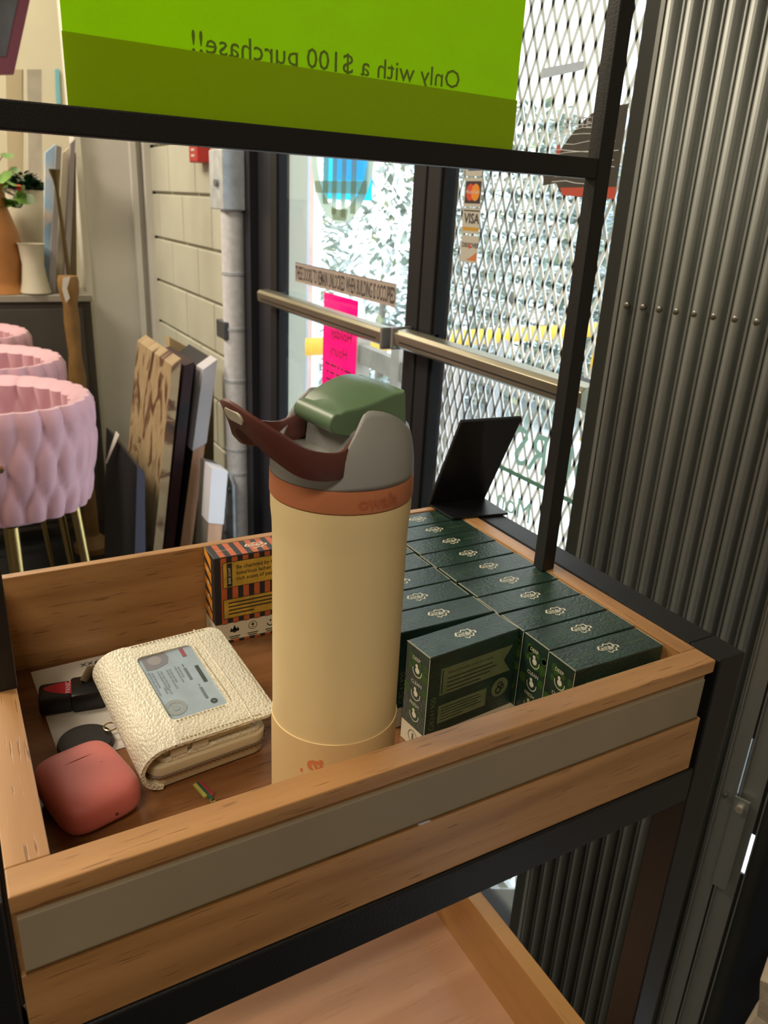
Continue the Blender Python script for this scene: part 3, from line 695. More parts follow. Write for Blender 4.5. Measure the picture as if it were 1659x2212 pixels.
ky = empty('small_key', local=True)
b = MB(); b.use(mat('enamel_yellow', (.45, .42, .10), .35)); b.box((-.0028, -.004, 0), (-.0006, .010, .0016)); b.use(mat('enamel_green', (.02, .10, .06), .35)); b.box((-.0006, -.009, 0), (.0012, .010, .0017)); b.use(mat('enamel_red', (.35, .03, .06), .35)); b.box((.0012, -.006, 0), (.0030, .010, .0016)); b.build('blade', None, ky)
MB().tube([(-.0006, -.0085, .0010), (-.0016, -.0110, .0010), (.0010, -.0112, .0010)], .0009, 6).build('tip', mat('key_brass', (.5, .4, .15), .3, .9), ky)
ky.location = (.1065, .3880, TF+.0003); ky.rotation_euler.z = R(12); setp(ky, 'small colourful enamel key peeking out under the wallet', 'key')

# ------------------------------------------------------------------ wallet
lea = leather('cream_leather', (.66, .62, .48)); lining = mat('wallet_lining', (.50, .42, .27), .6)
wl = empty('wallet', local=True); WX, WY = .0905, .1000
pts = rrect(.006, .0015, WX-.003, WY-.0015, .010, 6)
MB().prism([(x, y, -.0010) for x, y in pts], (0, 0, .0172)).build('zip_pouch', lining, wl, bevel=.0012, smooth=True)
pz = rrect(.0055, .0010, WX-.0025, WY-.001, .0105, 8)
zp = MB().tube([(x, y, .0085) for x, y in pz], .0011, 6, closed=True).build('zipper', mat('zip_tape', (.10, .06, .035), .5), wl)
b = MB(); per = []
for i in range(len(pz)):
    p, q = Vector((*pz[i], 0)), Vector((*pz[(i+1) % len(pz)], 0)); n_ = max(1, int((q-p).length/.0016))
    for j in range(n_): per.append((p.lerp(q, j/n_), (q-p).normalized()))
for i, (p, d) in enumerate(per):
    nrm = Vector((d.y, -d.x, 0)); c = p + nrm*.0008 + Vector((0, 0, .0085 + (.0004 if i % 2 else -.0004))); b.bar(c-d*.0004, c+d*.0004, .0012, .0014)
b.build('zipper_teeth', mat('zip_teeth', (.30, .21, .12), .35, .7), wl, kind='stuff')
MB().prism([(x, y, .0165) for x, y in rrect(.012, .004, WX-.005, WY-.004, .008, 5)], (0, .0, .0035)).build('inner_flap', lea, wl, bevel=.0006, smooth=True)
MB().prism([(x, y, .0212) for x, y in rrect(.014, .006, WX-.012, WY-.006, .006, 5)], (0, 0, .0040)).build('card_section', mat('wallet_card_section', (.52, .48, .34), .6), wl, bevel=.0005, smooth=True)
for k, x in enumerate((.020, .034)):
    MB().box((x, .0035, .0205), (x+.011, .0075, .0262), .0005).build('slot_tab', mat('slot_tab', (.60, .58, .46), .6), wl)
# outer cover: bottom, spine, top with a window cut out
rs = .0170; hs = .0170; th = .0028
prof = [(rs-rs*math.cos(R(a)), hs-(hs+.0012)*math.sin(R(a)) if a > 0 else hs-(hs)*math.sin(R(a))) for a in range(80, -91, -10)] + [(.0225, 2*hs+.0004)]
b = MB(); inn = []
for i, (x, z) in enumerate(prof):
    p0, p1 = Vector(prof[max(i-1, 0)]), Vector(prof[min(i+1, len(prof)-1)]); d = (p1-p0).normalized(); inn.append((x+d.y*th, z-d.x*th))
b.prism([(x, .0, z) for x, z in prof] + [(x, .0, z) for x, z in inn[::-1]], (0, WY, 0))
cv = b.build('spine', lea, wl, smooth=True)
hx0, hy0, hx1, hy1 = .0262, .0190, .0655, .0870
outer = rrect(.0215, 0, WX+.0015, WY, .0085, 8); q_ = rrect(.0215, 0, WX, WY, .0004, 8); outer[18:] = q_[18:]
inner = rrect(hx0, hy0, hx1, hy1, .004, 8); NN = len(outer)
def ztop(x, y): return 2*hs+.0004 - .0016*max(0, (x-.05)/.04) + .0012*math.sin(y*60) + .0003
b = MB(); layers = []
for dz in (0, -th):
    lo = [b.bm.verts.new((x, y, ztop(x, y)+dz-(.0006 if dz == 0 else 0))) for x, y in outer]
    mid = [b.bm.verts.new((x*.97+.056*.03, y*.97+.047*.03, ztop(x, y)+dz)) for x, y in outer]
    li = [b.bm.verts.new((x, y, ztop(x, y)+dz-.0004)) for x, y in inner]; layers.append((lo, mid, li))
for k in range(NN):
    j = (k+1) % NN
    for li_, fl in ((0, 1), (1, -1)):
        lo, mid, li = layers[li_]
        b.bm.faces.new((lo[k], lo[j], mid[j], mid[k])[::fl]); b.bm.faces.new((mid[k], mid[j], li[j], li[k])[::fl])
    b.bm.faces.new((layers[0][0][k], layers[1][0][k], layers[1][0][j], layers[0][0][j])); b.bm.faces.new((layers[0][2][k], layers[0][2][j], layers[1][2][j], layers[1][2][k]))
b.build('cover', lea, wl, smooth=True)
stm = mat('wallet_stitch', (.38, .30, .17), .7)
b = MB()
def stitches(p, q):
    p = Vector(p); q = Vector(q); n_ = int((q-p).length/.0026); d = (q-p).normalized()
    for k in range(n_): c = p+d*(k+.5)*.0026; c.z = ztop(c.x, c.y)+.0002; b.bar(c-d*.0008, c+d*.0008, .0005, .0005)
stitches((.026, .0022, 0), (WX-.008, .0022, 0)); stitches((WX-.0012, .010, 0), (WX-.0012, WY-.01, 0)); stitches((.026, WY-.0022, 0), (WX-.008, WY-.0022, 0))
stitches((hx0+.002, hy0-.0018, 0), (hx1-.002, hy0-.0018, 0)); stitches((hx1+.0018, hy0+.002, 0), (hx1+.0018, hy1-.002, 0))
b.build('stitching', stm, wl, kind='stuff')
MB().tube([(.0735, y, ztop(.0735, y)+.0001) for y in [k*.1000/20 for k in range(21)]], .0006, 6).build('seam_ridge', lea, wl, smooth=True)
MB().box((hx0-.003, hy0-.003, 2*hs-.0020), (hx1+.003, hy1+.003, 2*hs-.0017)).build('window_film', glass('window_film_clear', (.93, .95, .96), 1.5), wl)
wl.location = (.0700, .4000, TF+.0022); wl.rotation_euler = (R(9.5), 0, R(5.5)); setp(wl, 'cream pebbled leather wallet with a clear window beside the bottle', 'wallet')
# licence card inside the window
idc = empty('licence_card', local=True); zc = 2*hs-.0032
cb = mat('card_pale_blue', (.48, .55, .60), .35, var=.10, vscale=60); cgy = mat('card_grey_print', (.22, .24, .28), .5); cfaint = mat('card_faint', (.33, .37, .42), .5)
MB().prism([(x, y, zc) for x, y in rrect(hx0-.0045, hy0-.0075, hx1+.0045, hy1+.0060, .003, 4)], (0, 0, .0008)).build('card', cb, idc)
b = MB(); zt = zc+.0010
Fc = (Vector((hx0, hy1, zt)), Vector((0, -1, 0)), Vector((1, 0, 0)), Vector((0, 0, 1)))      # text runs from back to front
b.use(mat('card_photo', (.30, .28, .30), .5)); b.poly([Fc[0]+Fc[1]*x+Fc[2]*y for x, y in ((0, .003), (.014, .003), (.0145, .010), (.012, .018), (.006, .021), (0, .020))])
b.use(mat('card_photo_light', (.42, .38, .37), .5)); disc(b, Fc, .006, .011, .0048, .0001, 14)
rnd = random.Random(4)
b.use(cfaint)
for x, y, w in ((.017, .0045, .016), (.017, .0085, .020), (.018, .0105, .017), (.018, .0145, .020), (.018, .0165, .014), (.034, .0070, .006), (.034, .0095, .008), (.016, .0025, .024), (.017, .0205, .017), (.018, .0225, .012)):
    xx = x
    while xx < x+w:
        l = .0012+.003*rnd.random(); rct(b, Fc, xx, y, min(xx+l, x+w), y+.0012, .0001); xx += l+.0007
b.use(cgy); rct(b, Fc, .017, .0262, .0195, .0272, .0001); rct(b, Fc, .021, .0258, .034, .0278, .0001); rct(b, Fc, .040, .0290, .042, .0298, .0001); rct(b, Fc, .0435, .0284, .055, .0304, .0001)
b.use(mat('card_red', (.42, .12, .14), .5)); rct(b, Fc, .001, .0300, .010, .0330, .0001)
b.use(mat('card_dark', (.08, .10, .09), .5)); rct(b, Fc, .022, .0335, .040, .0362, .0001); ring(b, Fc, .059, .0325, .0006, .0024, .0001)
b.use(mat('card_seal', (.40, .42, .40), .5)); ring(b, Fc, .0545, .008, .0042, .0072, .0001); disc(b, Fc, .0545, .008, .0030, .0001)
b.build('print', None, idc, norm=False)
idc.location = wl.location; idc.rotation_euler = wl.rotation_euler; setp(idc, 'pale blue licence card behind the wallet window', 'card')

# ------------------------------------------------------------------ black easel stand on the back corner
es = empty('counter_stand', (.425, .57, .992), 'black L shaped counter stand on the rear right corner of the tray', 'stand')
BL = Vector((.3933, .5936, .9950)); BR_ = Vector((.4553, .5873, .9950)); FLp = Vector((.3949, .5514, .9950)); FRp = Vector((.4519, .5411, .9950))
blk2 = mat('black_satin_metal', (.009, .009, .011), .38, .2)
MB().hexa([*(p-Vector((0, 0, .0045)) for p in (FLp, FRp, BR_, BL)), *(p-Vector((0, 0, .0025)) for p in (FLp, FRp, BR_, BL))]).build('base_plate', blk2, es, bevel=.0004)
ed = (BR_-BL).normalized(); TLp = PXP(998, 905, BL, ed); TRp = PXP(1120, 898, BR_, ed); lean = ((TLp-BL)+(TRp-BR_))/2
nrm = ed.cross(lean).normalized(); z_ = Vector((0, 0, -.003))
MB().hexa([BL+z_, BR_+z_, BR_+z_+nrm*.004, BL+z_+nrm*.004, BL+lean, BR_+lean, BR_+lean+nrm*.004, BL+lean+nrm*.004]).build('back_plate', blk2, es, bevel=.0008)

# ================================================================== PAPERS AND DECALS ON THE GLASS
XF = SURVEY
U, Vv, Nn = Vector((0, -1, 0)), Vector((0, 0, 1)), Vector((-1, 0, 0))
XI = XD-.0052; XO = XD+.0052
# safety strip
O = Vector((XI, 2.268, 1.033)); b = MB().use(mat('strip_beige', (.42, .35, .31), .6)); F = (O, U, Vv, Nn)
rct(b, F, 0, 0, .612, .055); b.use(mat('strip_ink', (.04, .035, .035), .6)); rct(b, F, 0, .0535, .612, .055, .0003)
q = MB(); q.text('THESE DOORS TO REMAIN UNLOCKED WHEN BUILDING IS OCCUPIED', (0, 0, 0), (1, 0, 0), (0, 1, 0), .054, bold=.0008); wx = max(v.co.x for v in q.bm.verts)
for f in q.bm.faces: b.poly([O+U*(.004+v.co.x/wx*.604)+Vv*(.008+v.co.y)+Nn*.0005 for v in f.verts])
q.bm.free(); b.build('safety_sticker', None, norm=False, label='beige safety strip with capital lettering across the left glass door', cat='sticker')
# card stickers
def card(name, y0, y1, z0, z1, label, fn):
    F = (Vector((XI, y1, z0)), U, Vv, Nn); b = MB().use(mat('card_sticker_backing', (.50, .49, .42), .6)); w, h = y1-y0, z1-z0
    rct(b, F, 0, 0, w, h); fn(b, F, w, h); b.build(name, None, norm=False, label=label, cat='sticker', group='payment stickers on the right door')
c_navy = mat('sticker_navy', (.02, .06, .22), .5); c_dk = mat('sticker_dark', (.03, .02, .03), .5); c_red = mat('sticker_red', (.62, .07, .03), .5); c_org = mat('sticker_orange', (.75, .26, .02), .5); c_wh = mat('sticker_white', (.7, .7, .66), .5)
def f_mc(b, F, w, h):
    b.use(c_dk); rct(b, F, .004, .006, w-.003, h-.006, .0003); b.use(c_red); disc(b, F, w*.36, h*.5, h*.30, .0005, 20, .9); b.use(c_org); disc(b, F, w*.66, h*.5, h*.30, .0006, 20, .9)
    b.use(c_wh); b.text('MasterCard', F[0]+F[1]*(w*.12)+F[2]*(h*.46)+F[3]*.0008, F[1], F[2], .0095)
def f_visa(b, F, w, h):
    b.use(c_dk); rct(b, F, .002, h*.88, w-.002, h*.93, .0003); b.text('VISA', F[0]+F[1]*(w*.10)+F[2]*(h*.42)+F[3]*.0004, F[1], F[2], .026, bold=.0006); b.use(mat('sticker_gold', (.55, .30, .03), .5)); rct(b, F, .002, h*.12, w-.002, h*.26, .0003)
def f_disc(b, F, w, h):
    b.use(c_dk); b.text('DISCOVER', F[0]+F[1]*(w*.06)+F[2]*(h*.56)+F[3]*.0004, F[1], F[2], .0125, bold=.0003); b.use(c_red); disc(b, F, w*.50, h*.60, .0045, .0006, 12); b.use(mat('sticker_rust', (.60, .18, .06), .5)); b.poly([F[0]+F[1]*x*w+F[2]*y*h+F[3]*.0003 for x, y in ((.35, .08), (.95, .08), (.95, .42), (.65, .22))])
def f_am(b, F, w, h): b.use(c_navy); rct(b, F, .010, .010, w-.008, h-.006, .0003)
card('card_sticker', 1.350, 1.408, 1.322, 1.370, 'blue payment card sticker at the top of the row on the right door', f_am)
card('card_sticker', 1.346, 1.406, 1.266, 1.319, 'payment card sticker with overlapping red and orange circles', f_mc)
card('card_sticker', 1.344, 1.404, 1.215, 1.263, 'payment card sticker reading VISA on the right door', f_visa)
card('card_sticker', 1.342, 1.402, 1.160, 1.212, 'payment card sticker reading DISCOVER at the bottom of the row', f_disc)
# blue poster and pink flyer taped on the outside
bl_ = translucent('blue_paper', (.0, .50, .80), (.0, .78, 1.0), .9); bl2 = translucent('blue_paper_pale', (.12, .55, .80), (.20, .82, 1.0), .9)
bp_ = empty('blue_poster', (XO, 1.955, 1.268), 'bright blue poster taped outside the left glass door', 'poster')
MB().box((XO+.001, 1.822, 1.268), (XO+.0016, 2.09, 1.62)).build('sheet', bl_, bp_)
MB().box((XO+.0003, 1.85, 1.315), (XO+.0009, 2.02, 1.50)).build('pale_panel', bl2, bp_)
pk = translucent('pink_paper', (.80, .03, .25), (1.0, .05, .36), .85)
fl = empty('pink_flyer', (XO, 1.98, .66), 'hot pink flyer taped outside below the push bar of the left door', 'flyer')
MB().box((XO+.001, 1.872, .62), (XO+.0016, 2.085, 1.022)).build('sheet', pk, fl)
b = MB().use(mat('pink_ink', (.16, .01, .06), .6))
b.text('Holiday', (XO+.0006, 1.90, .905), (0, 1, 0), Vv, .042, bold=.0003); b.text('Hours', (XO+.0006, 1.925, .855), (0, 1, 0), Vv, .042, bold=.0003)
rnd = random.Random(2)
for k in range(9):
    y = 1.89 + .01*rnd.random(); 
    while y < 2.06:
        l = .012+.03*rnd.random(); rct(b, (Vector((XO+.0006, 0, 0)), Vector((0, 1, 0)), Vv, Nn), y, .822-.022*k, min(y+l, 2.065), .828-.022*k, 0); y += l+.008
b.build('print', None, fl, norm=False)
# sage vinyl emblem on the left door
sage = translucent('sage_vinyl', (.34, .39, .30), (.52, .58, .46), .6)
cy, cz, rr = 1.975, 1.395, .185
b = MB(); F = (Vector((XI, cy, cz)), U, Vv, Nn)
ring(b, F, 0, 0, rr-.034, rr, .0003, 40, 180, 360); rct(b, F, -rr*.86, -.112, rr*.80, -.082, .0004)
for x0, x1, y1 in ((-.105, -.072, -.14), (-.048, -.020, -.165), (.008, .034, -.17), (.062, .092, -.16)): rct(b, F, x0, y1, x1, .08, .0005)
b.poly([F[0]+F[1]*x+F[2]*y+F[3]*.0006 for x, y in ((-.05, -.150), (.05, -.150), (.04, -.178), (-.04, -.178))])
b.build('vinyl_emblem', sage, norm=False, label='round sage green vinyl emblem on the left door glass', cat='decal')
# mirrored opening-hours lettering on the right door
vin = translucent('green_vinyl', (.16, .28, .21), (.30, .46, .37), .5)
b = MB(); Um = Vector((0, 1, 0))
q = MB(); q.text('HOURS', (0, 0, 0), (1, 0, 0), (0, 1, 0), .112); wx = max(v.co.x for v in q.bm.verts)
for f in q.bm.faces: b.poly([Vector((XI, 1.158-(wx-v.co.x)*.86, .797+v.co.y+.00)) for v in f.verts])
q.bm.free()
b.box((XI-.0003, .70, .771), (XI, 1.30, .780)); b.box((XI-.0003, .70, .668), (XI, 1.02, .676))
b.text('Mon', (XI, 1.085, .690), Um, Vv, .062); b.text('10 - 5', (XI, .83, .690), Um, Vv, .062); b.text('Sat', (XI, 1.085, .590), Um, Vv, .062)
b.build('hours_lettering', vin, norm=False, label='green vinyl opening hours lettering, mirrored, low on the right door', cat='lettering')
# alarm decal
al = empty('alarm_decal', (XI, 1.07, 1.286), 'dark crinkled alarm company decal with red band on the right door', 'decal')
pts = [(.985, 1.287), (1.075, 1.289), (1.118, 1.296), (1.130, 1.310), (1.165, 1.306)] + [(1.165-.175*k/10 if k else 1.165, 1.310+.112*math.sin(math.pi*min(1, (k+.6)/8.5)*.5)) for k in range(11)] + [(.985, 1.424)]
MB().poly([(XI-.0002, y, z) for y, z in pts]).build('foil', mat('decal_foil', (.075, .07, .065), .25, .3, bump=.6, bscale=40), al)
b = MB().use(mat('decal_red', (.50, .07, .04), .4)); b.poly([(XI-.0006, .985, 1.287), (XI-.0006, 1.110, 1.291), (XI-.0006, 1.118, 1.303), (XI-.0006, .985, 1.305)]); b.poly([(XI-.0006, 1.125, 1.362), (XI-.0006, 1.138, 1.350), (XI-.0006, 1.140, 1.372)])
b.use(mat('decal_silver', (.42, .42, .42), .4)); b.text('SYSTEM', (XI-.0008, 1.125, 1.393), U, Vv, .024); b.build('print', None, al, norm=False)
b = MB(); rnd = random.Random(12)
for k in range(12):
    y = 1.155-.03*rnd.random(); z = 1.312+.0085*k; pp = []
    while y > .99 and len(pp) < 7: pp.append((XI-.0010, y, z)); y -= .022+.02*rnd.random(); z += (rnd.random()-.45)*.008
    if len(pp) > 1: b.tube(pp, .0006, 4)
b.build('creases', mat('crease_white', (.85, .88, .9), .3), al)
q = PX(1170, 158, 0, XI); r_ = PX(1262, 140, 0, XI)
b = MB(); b.poly([q+Vector((0, 0, -.009)), r_+Vector((0, 0, -.007)), r_+Vector((0, 0, .006)), q+Vector((0, 0, .007))])
b.build('tape_strip', translucent('old_tape', (.40, .38, .37), (.5, .48, .47), .6), norm=False, label='short strip of old tape high on the right door glass', cat='tape')

# ------------------------------------------------------------------ expanded metal security gate outside the right door
gt = empty('security_gate', (1.07, 1.05, 0), 'expanded metal mesh security gate outside the right door', 'gate')
gm = mat('gate_metal', (.88, .90, .92), .6, .0)
b = MB(); px_, pz_ = .032, .082; XG = 1.07; y0g, y1g = .60, 1.68
def strand(p, q):
    p = Vector(p); q = Vector(q); b.bar(p, q, .0078, .0026, (1, 0, 0))
nz_ = int((2.1-FZ)/(pz_/2)); ny_ = int((y1g-y0g)/px_)
for i in range(nz_):
    z = FZ+.10+i*pz_/2
    for j in range(ny_):
        y = y0g+j*px_+(px_/2 if i % 2 else 0)
        for s in (-1, 1): strand((XG, y, z), (XG, y+s*px_/2, z+pz_/2))
b.build('mesh', gm, gt, kind='stuff')
for a, c in (((XG, y0g-.01, FZ+.05), (XG, y0g-.01, 2.15)), ((XG, y1g+.005, FZ+.05), (XG, y1g+.005, 2.15)), ((XG, y0g, 2.15), (XG, y1g, 2.15)), ((XG, y0g, FZ+.08), (XG, y1g, FZ+.08))):
    bb = MB(); bb.bar(a, c, .03, .03, (1, 0, 0)); bb.build('frame_bar', mat('gate_frame', (.50, .56, .60), .5, .1), gt)
bb = MB(); bb.bar((XG-.02, 1.16, FZ-.02), (XG-.02, .70, FZ+.42), .075, .01, (1, 0, 0)); bb.build('brace', MT['gate_frame'], gt)

# ================================================================== CANVASES LEANING BY THE BLOCK WALL
def artmat(name, cols, scale, st=(1, 1, 1), dist=2.):
    m = bpy.data.materials.new(name); m.use_nodes = True; nt = m.node_tree; b = nt.nodes['Principled BSDF']; b.inputs['Roughness'].default_value = .6
    tc = nt.nodes.new('ShaderNodeTexCoord'); mp = nt.nodes.new('ShaderNodeMapping'); mp.inputs['Scale'].default_value = st
    n = nt.nodes.new('ShaderNodeTexNoise'); n.inputs['Scale'].default_value = scale; n.inputs['Detail'].default_value = 3; n.inputs['Distortion'].default_value = dist
    r = nt.nodes.new('ShaderNodeValToRGB'); r.color_ramp.interpolation = 'EASE'
    for i, c in enumerate(cols):
        e = r.color_ramp.elements[i] if i < 2 else r.color_ramp.elements.new(.5)
        e.position = .3+.4*i/(len(cols)-1); e.color = (*c, 1)
    nt.links.new(tc.outputs['Object'], mp.inputs[0]); nt.links.new(mp.outputs[0], n.inputs['Vector']); nt.links.new(n.outputs['Fac'], r.inputs['Fac']); nt.links.new(r.outputs['Color'], b.inputs['Base Color']); MT[name] = m; return m
art1 = artmat('art_brown', [(.035, .015, .010), (.12, .055, .022), (.36, .27, .15), (.08, .025, .012), (.30, .20, .10)], 6, (1, 2.2, 1.1), 1.4)
art2 = artmat('art_plaid', [(.008, .007, .010), (.035, .007, .010), (.008, .007, .010), (.022, .006, .009)], 12, (1, 1, 1), .2)
rawood = mat('raw_pine', (.52, .31, .20), .7, var=.12, vscale=5, stretch=(8, 8, .6)); guard = mat('corner_guard_white', (.55, .55, .60), .6)
darkcv = mat('dark_canvas', (.010, .010, .014), .6); darkedge = mat('dark_canvas_edge', (.055, .055, .085), .5); tanp = mat('tan_panel', (.45, .33, .17), .7, var=.1)
def slab(name, Y, bl, br, tl, tr, dep, m_face, label, cat, edge=None, zmin=FZ):
    pb, qb, pt, qt = [PX(*p, 1, Y) for p in (bl, br, tl, tr)]
    # extend the two edge lines down to the floor (or given height)
    def down(t, b_): k = (zmin-t.z)/(b_.z-t.z); return t+(b_-t)*k
    pb, qb = down(pt, pb), down(qt, qb)
    r = empty(name, (pb.x, Y, zmin), label, cat)
    MB().prism([pb, qb, qt, pt], (0, dep, 0)).build('panel', m_face, r)
    if edge: MB().prism([pb, qb, qt, pt], (0, -.004, 0)).build('edge', edge, r)
    return r, (pb, qb, qt, pt)
slab('canvas_print', 3.02, (378, 1175), (462, 1175), (366, 728), (462, 782), .05, tanp, 'tan backing board leaning behind the other canvases', 'canvas')
slab('canvas_print', 2.58, (333, 1175), (352, 1175), (372, 790), (392, 775), .50, art1, 'brown and cream abstract canvas leaning against the wall', 'canvas')
r_, _ = slab('canvas_print', 2.66, (361, 1120), (383, 1120), (398, 790), (420, 782), .32, art2, 'dark red plaid canvas leaning between two other canvases', 'canvas', zmin=FZ+.06)
r_, c = slab('canvas_print', 2.66, (390, 1175), (414, 1175), (440, 800), (466, 778), .33, darkcv, 'deep canvas with raw pine edge and white corner guard', 'canvas', rawood)
pb, qb, qt, pt = c
MB().prism([pt+(pb-pt)*.26+Vector((-.004, -.007, 0)), qt+(qb-qt)*.26+Vector((.004, -.007, 0)), qt+Vector((.004, -.007, .004)), pt+Vector((-.004, -.007, .004))], (0, .08, 0)).build('corner_guard', guard, r_)
r_, c = slab('canvas_print', 2.46, (448, 1165), (477, 1165), (458, 1012), (489, 1020), .13, mat('grey_canvas', (.20, .19, .17), .6), 'small canvas with white corner guard beside the gate post', 'canvas', rawood)
pb, qb, qt, pt = c; k_ = .19/max(.05, (qt-qb).length)
MB().prism([pt+(pb-pt)*k_+Vector((-.003, -.007, 0)), qt+(qb-qt)*k_+Vector((.003, -.007, 0)), qt+Vector((.003, -.007, .004)), pt+Vector((-.003, -.007, .004))], (0, .08, 0)).build('corner_guard', mat('corner_guard_bright', (.70, .70, .76), .6), r_)
r_, c = slab('canvas_print', 2.45, (291, 1190), (314, 1190), (296, 1008), (312, 1020), .50, darkcv, 'black canvas with a white tag leaning right of the pink chairs', 'canvas', darkedge)
pb, qb, qt, pt = c; a_ = PX(258, 940, 0, pt.x-.004)
MB().prism([a_, a_+Vector((0, .05, 0)), a_+Vector((-.03, .13, -.135)), a_+Vector((-.03, .11, -.135))], (-.002, 0, 0)).build('tag', mat('paper_tag', (.62, .60, .54), .6), r_)

# ================================================================== PINK CHAIRS
XF = None
velvet = mat('blush_velvet', (.56, .31, .36), .55, sheen=.5, bump=.05, bscale=300); velvs = mat('blush_velvet_seat', (.52, .28, .32), .6, sheen=.4)
brass = mat('brushed_gold', (.55, .40, .16), .3, 1.)
def chair_mesh():
    t = empty('bar_stool', local=True)
    RX, RY, zb, zt = .232, .205, .50, .765
    N = 168; NV = 30; nst = 24
    def shell(u, v):
        # closed strap cross-section: outside v<.5 going up, inside v>.5 going down
        th = R(-150) + R(300)*u
        if v < .46: s = v/.46; side = 1
        elif v < .54: s = 1; side = None
        else: s = 1-(v-.54)/.46; side = -1
        z = zb + (zt-zb)*s
        k = th*nst/(2*math.pi); row = s*2.6
        # woven pillows: three interlaced rows, tips meeting in points
        def pil(kk, c0, h): d = (kk-round(kk)); wd = max(.05, 1-abs((s-c0)/h)); w = d/(.5*min(1., wd*1.25)); return max(0, 1-w*w)**.5*min(1, wd*1.6) if abs(w) < 1 else 0
        bump = max(pil(k, 1.02, .60), pil(k+.5, .50, .44), pil(k, -.02, .60))*.018
        taper = .86 + .14*min(1, s*1.6)**.7
        rad = 1.0 if side in (1, None) else .87
        if side is None: f = (v-.46)/.08; rad = 1-.13*f; z += .016*math.sin(math.pi*f); bump *= .8
        rr_ = taper*rad
        off = bump*(1 if side != -1 else -1)
        return ((RX*rr_+off)*math.sin(th), -(RY*rr_+off)*math.cos(th), z)
    b = MB(); b.grid(shell, N, NV); b.build('woven_back', velvet, t, smooth=True)
    MB().lathe([(.02, .475), (.15, .475), (.172, .485), (.180, .51), (.17, .535), (.05, .545)], n=40).build('seat', velvs, t, smooth=True)
    for sx in (-1, 1):
        for sy in (-1, 1):
            MB().tube([(sx*.12, sy*.11, .48), (sx*.16, sy*.15, FW)], [.014, .008], 12).build('leg', brass, t, smooth=True)
    for sx in (-1, 1):
        th = R(150)*sx; MB().tube([(.24*math.sin(th), -.222*math.cos(th), .53), (.26*math.sin(th), -.24*math.cos(th), .75)], .006, 8).build('end_trim', brass, t)
    for an, z in ((R(-146), .742), (R(-138), .655)):
        MB().tube([((.236)*math.sin(an), -.21*math.cos(an), z), (.266*math.sin(an), -.240*math.cos(an), z)], .006, 8).build('stud', brass, t, smooth=True)
    return t
ch = chair_mesh()
for i, (x, y, a, lab) in enumerate(((.095, 2.130, 132, 'blush velvet woven barrel stool nearest the rack'), (.095, 2.635, 140, 'blush velvet woven barrel stool in the middle of three'), (.06, 3.140, 128, 'blush velvet woven barrel stool furthest back'))):
    o = ch if i == 0 else copy_tree(ch); o.location = (x, y, 0); o.rotation_euler.z = R(a); setp(o, lab, 'bar stool', 'pink velvet stools')

# ================================================================== CABINET AND ITS DISPLAY
XF = SURVEY
cabm = mat('cabinet_charcoal', (.055, .048, .040), .6, var=.3, vscale=3); CT = .8065
cb_ = empty('console_cabinet', (0, 3.7, FZ), 'charcoal console cabinet behind the pink chairs', 'cabinet')
MB().box((-.70, 3.92, FZ+.08), (.640, 4.38, CT-.03), .004).build('body', cabm, cb_)
MB().box((-.72, 3.90, CT-.03), (.645, 4.40, CT), .003).build('top', mat('cabinet_top', (.30, .28, .23), .5), cb_)
for x in (-.68, -.02): MB().box((x, 3.905, FZ+.12), (x+.62, 3.922, CT-.06), .003).build('door', cabm, cb_)
for x in (-.66, .57):
    for y in (3.94, 4.30): MB().box((x, y, FZ), (x+.05, y+.05, FZ+.08)).build('foot', cabm, cb_)
def at(px, py, Y): return PX(px, py, 1, Y)
# terracotta vase with plant
terr = mat('terracotta_wood', (.36, .15, .035), .5, var=.2, vscale=9); cer = mat('cream_ceramic', (.52, .49, .37), .5, var=.06, vscale=8)
Yv = 4.05; c = at(-6, 640, Yv)
def k(px_w, Y): return px_w/FPX*(Vector((c.x, Y, 1)) - CAM).length
vs_ = empty('vase', (c.x, Yv, CT), 'tall orange brown vase on the cabinet at the left edge', 'vase'); s = k(1, Yv)
hv = 190*s
MB().lathe([(r*s, z*hv) for r, z in ((30, 0), (60, .005), (54, .06), (50, .12), (56, .35), (50, .55), (36, .78), (34, .92), (40, 1.0), (34, 1.0), (28, .9))], (c.x, Yv, CT), 36).build('pot', terr, vs_, smooth=True)
b = MB()
for i in range(14):
    a = i*2.4; q = Vector((c.x+36*s*math.cos(a), Yv+36*s*math.sin(a), CT+hv)); b.tube([q+Vector((0, 0, -.035)), q+Vector((0, 0, -.01)), q+Vector((0, 0, .0))], [.006, .009, .003], 6)
b.build('fringe', cer, vs_)
leafm = mat('leaf_green', (.10, .22, .03), .45, var=.4, vscale=12); leafd = mat('leaf_dark', (.012, .05, .018), .5, var=.4, vscale=30); redm = mat('flower_red', (.6, .03, .02), .5); stemm = mat('stem_purple', (.16, .05, .06), .6)
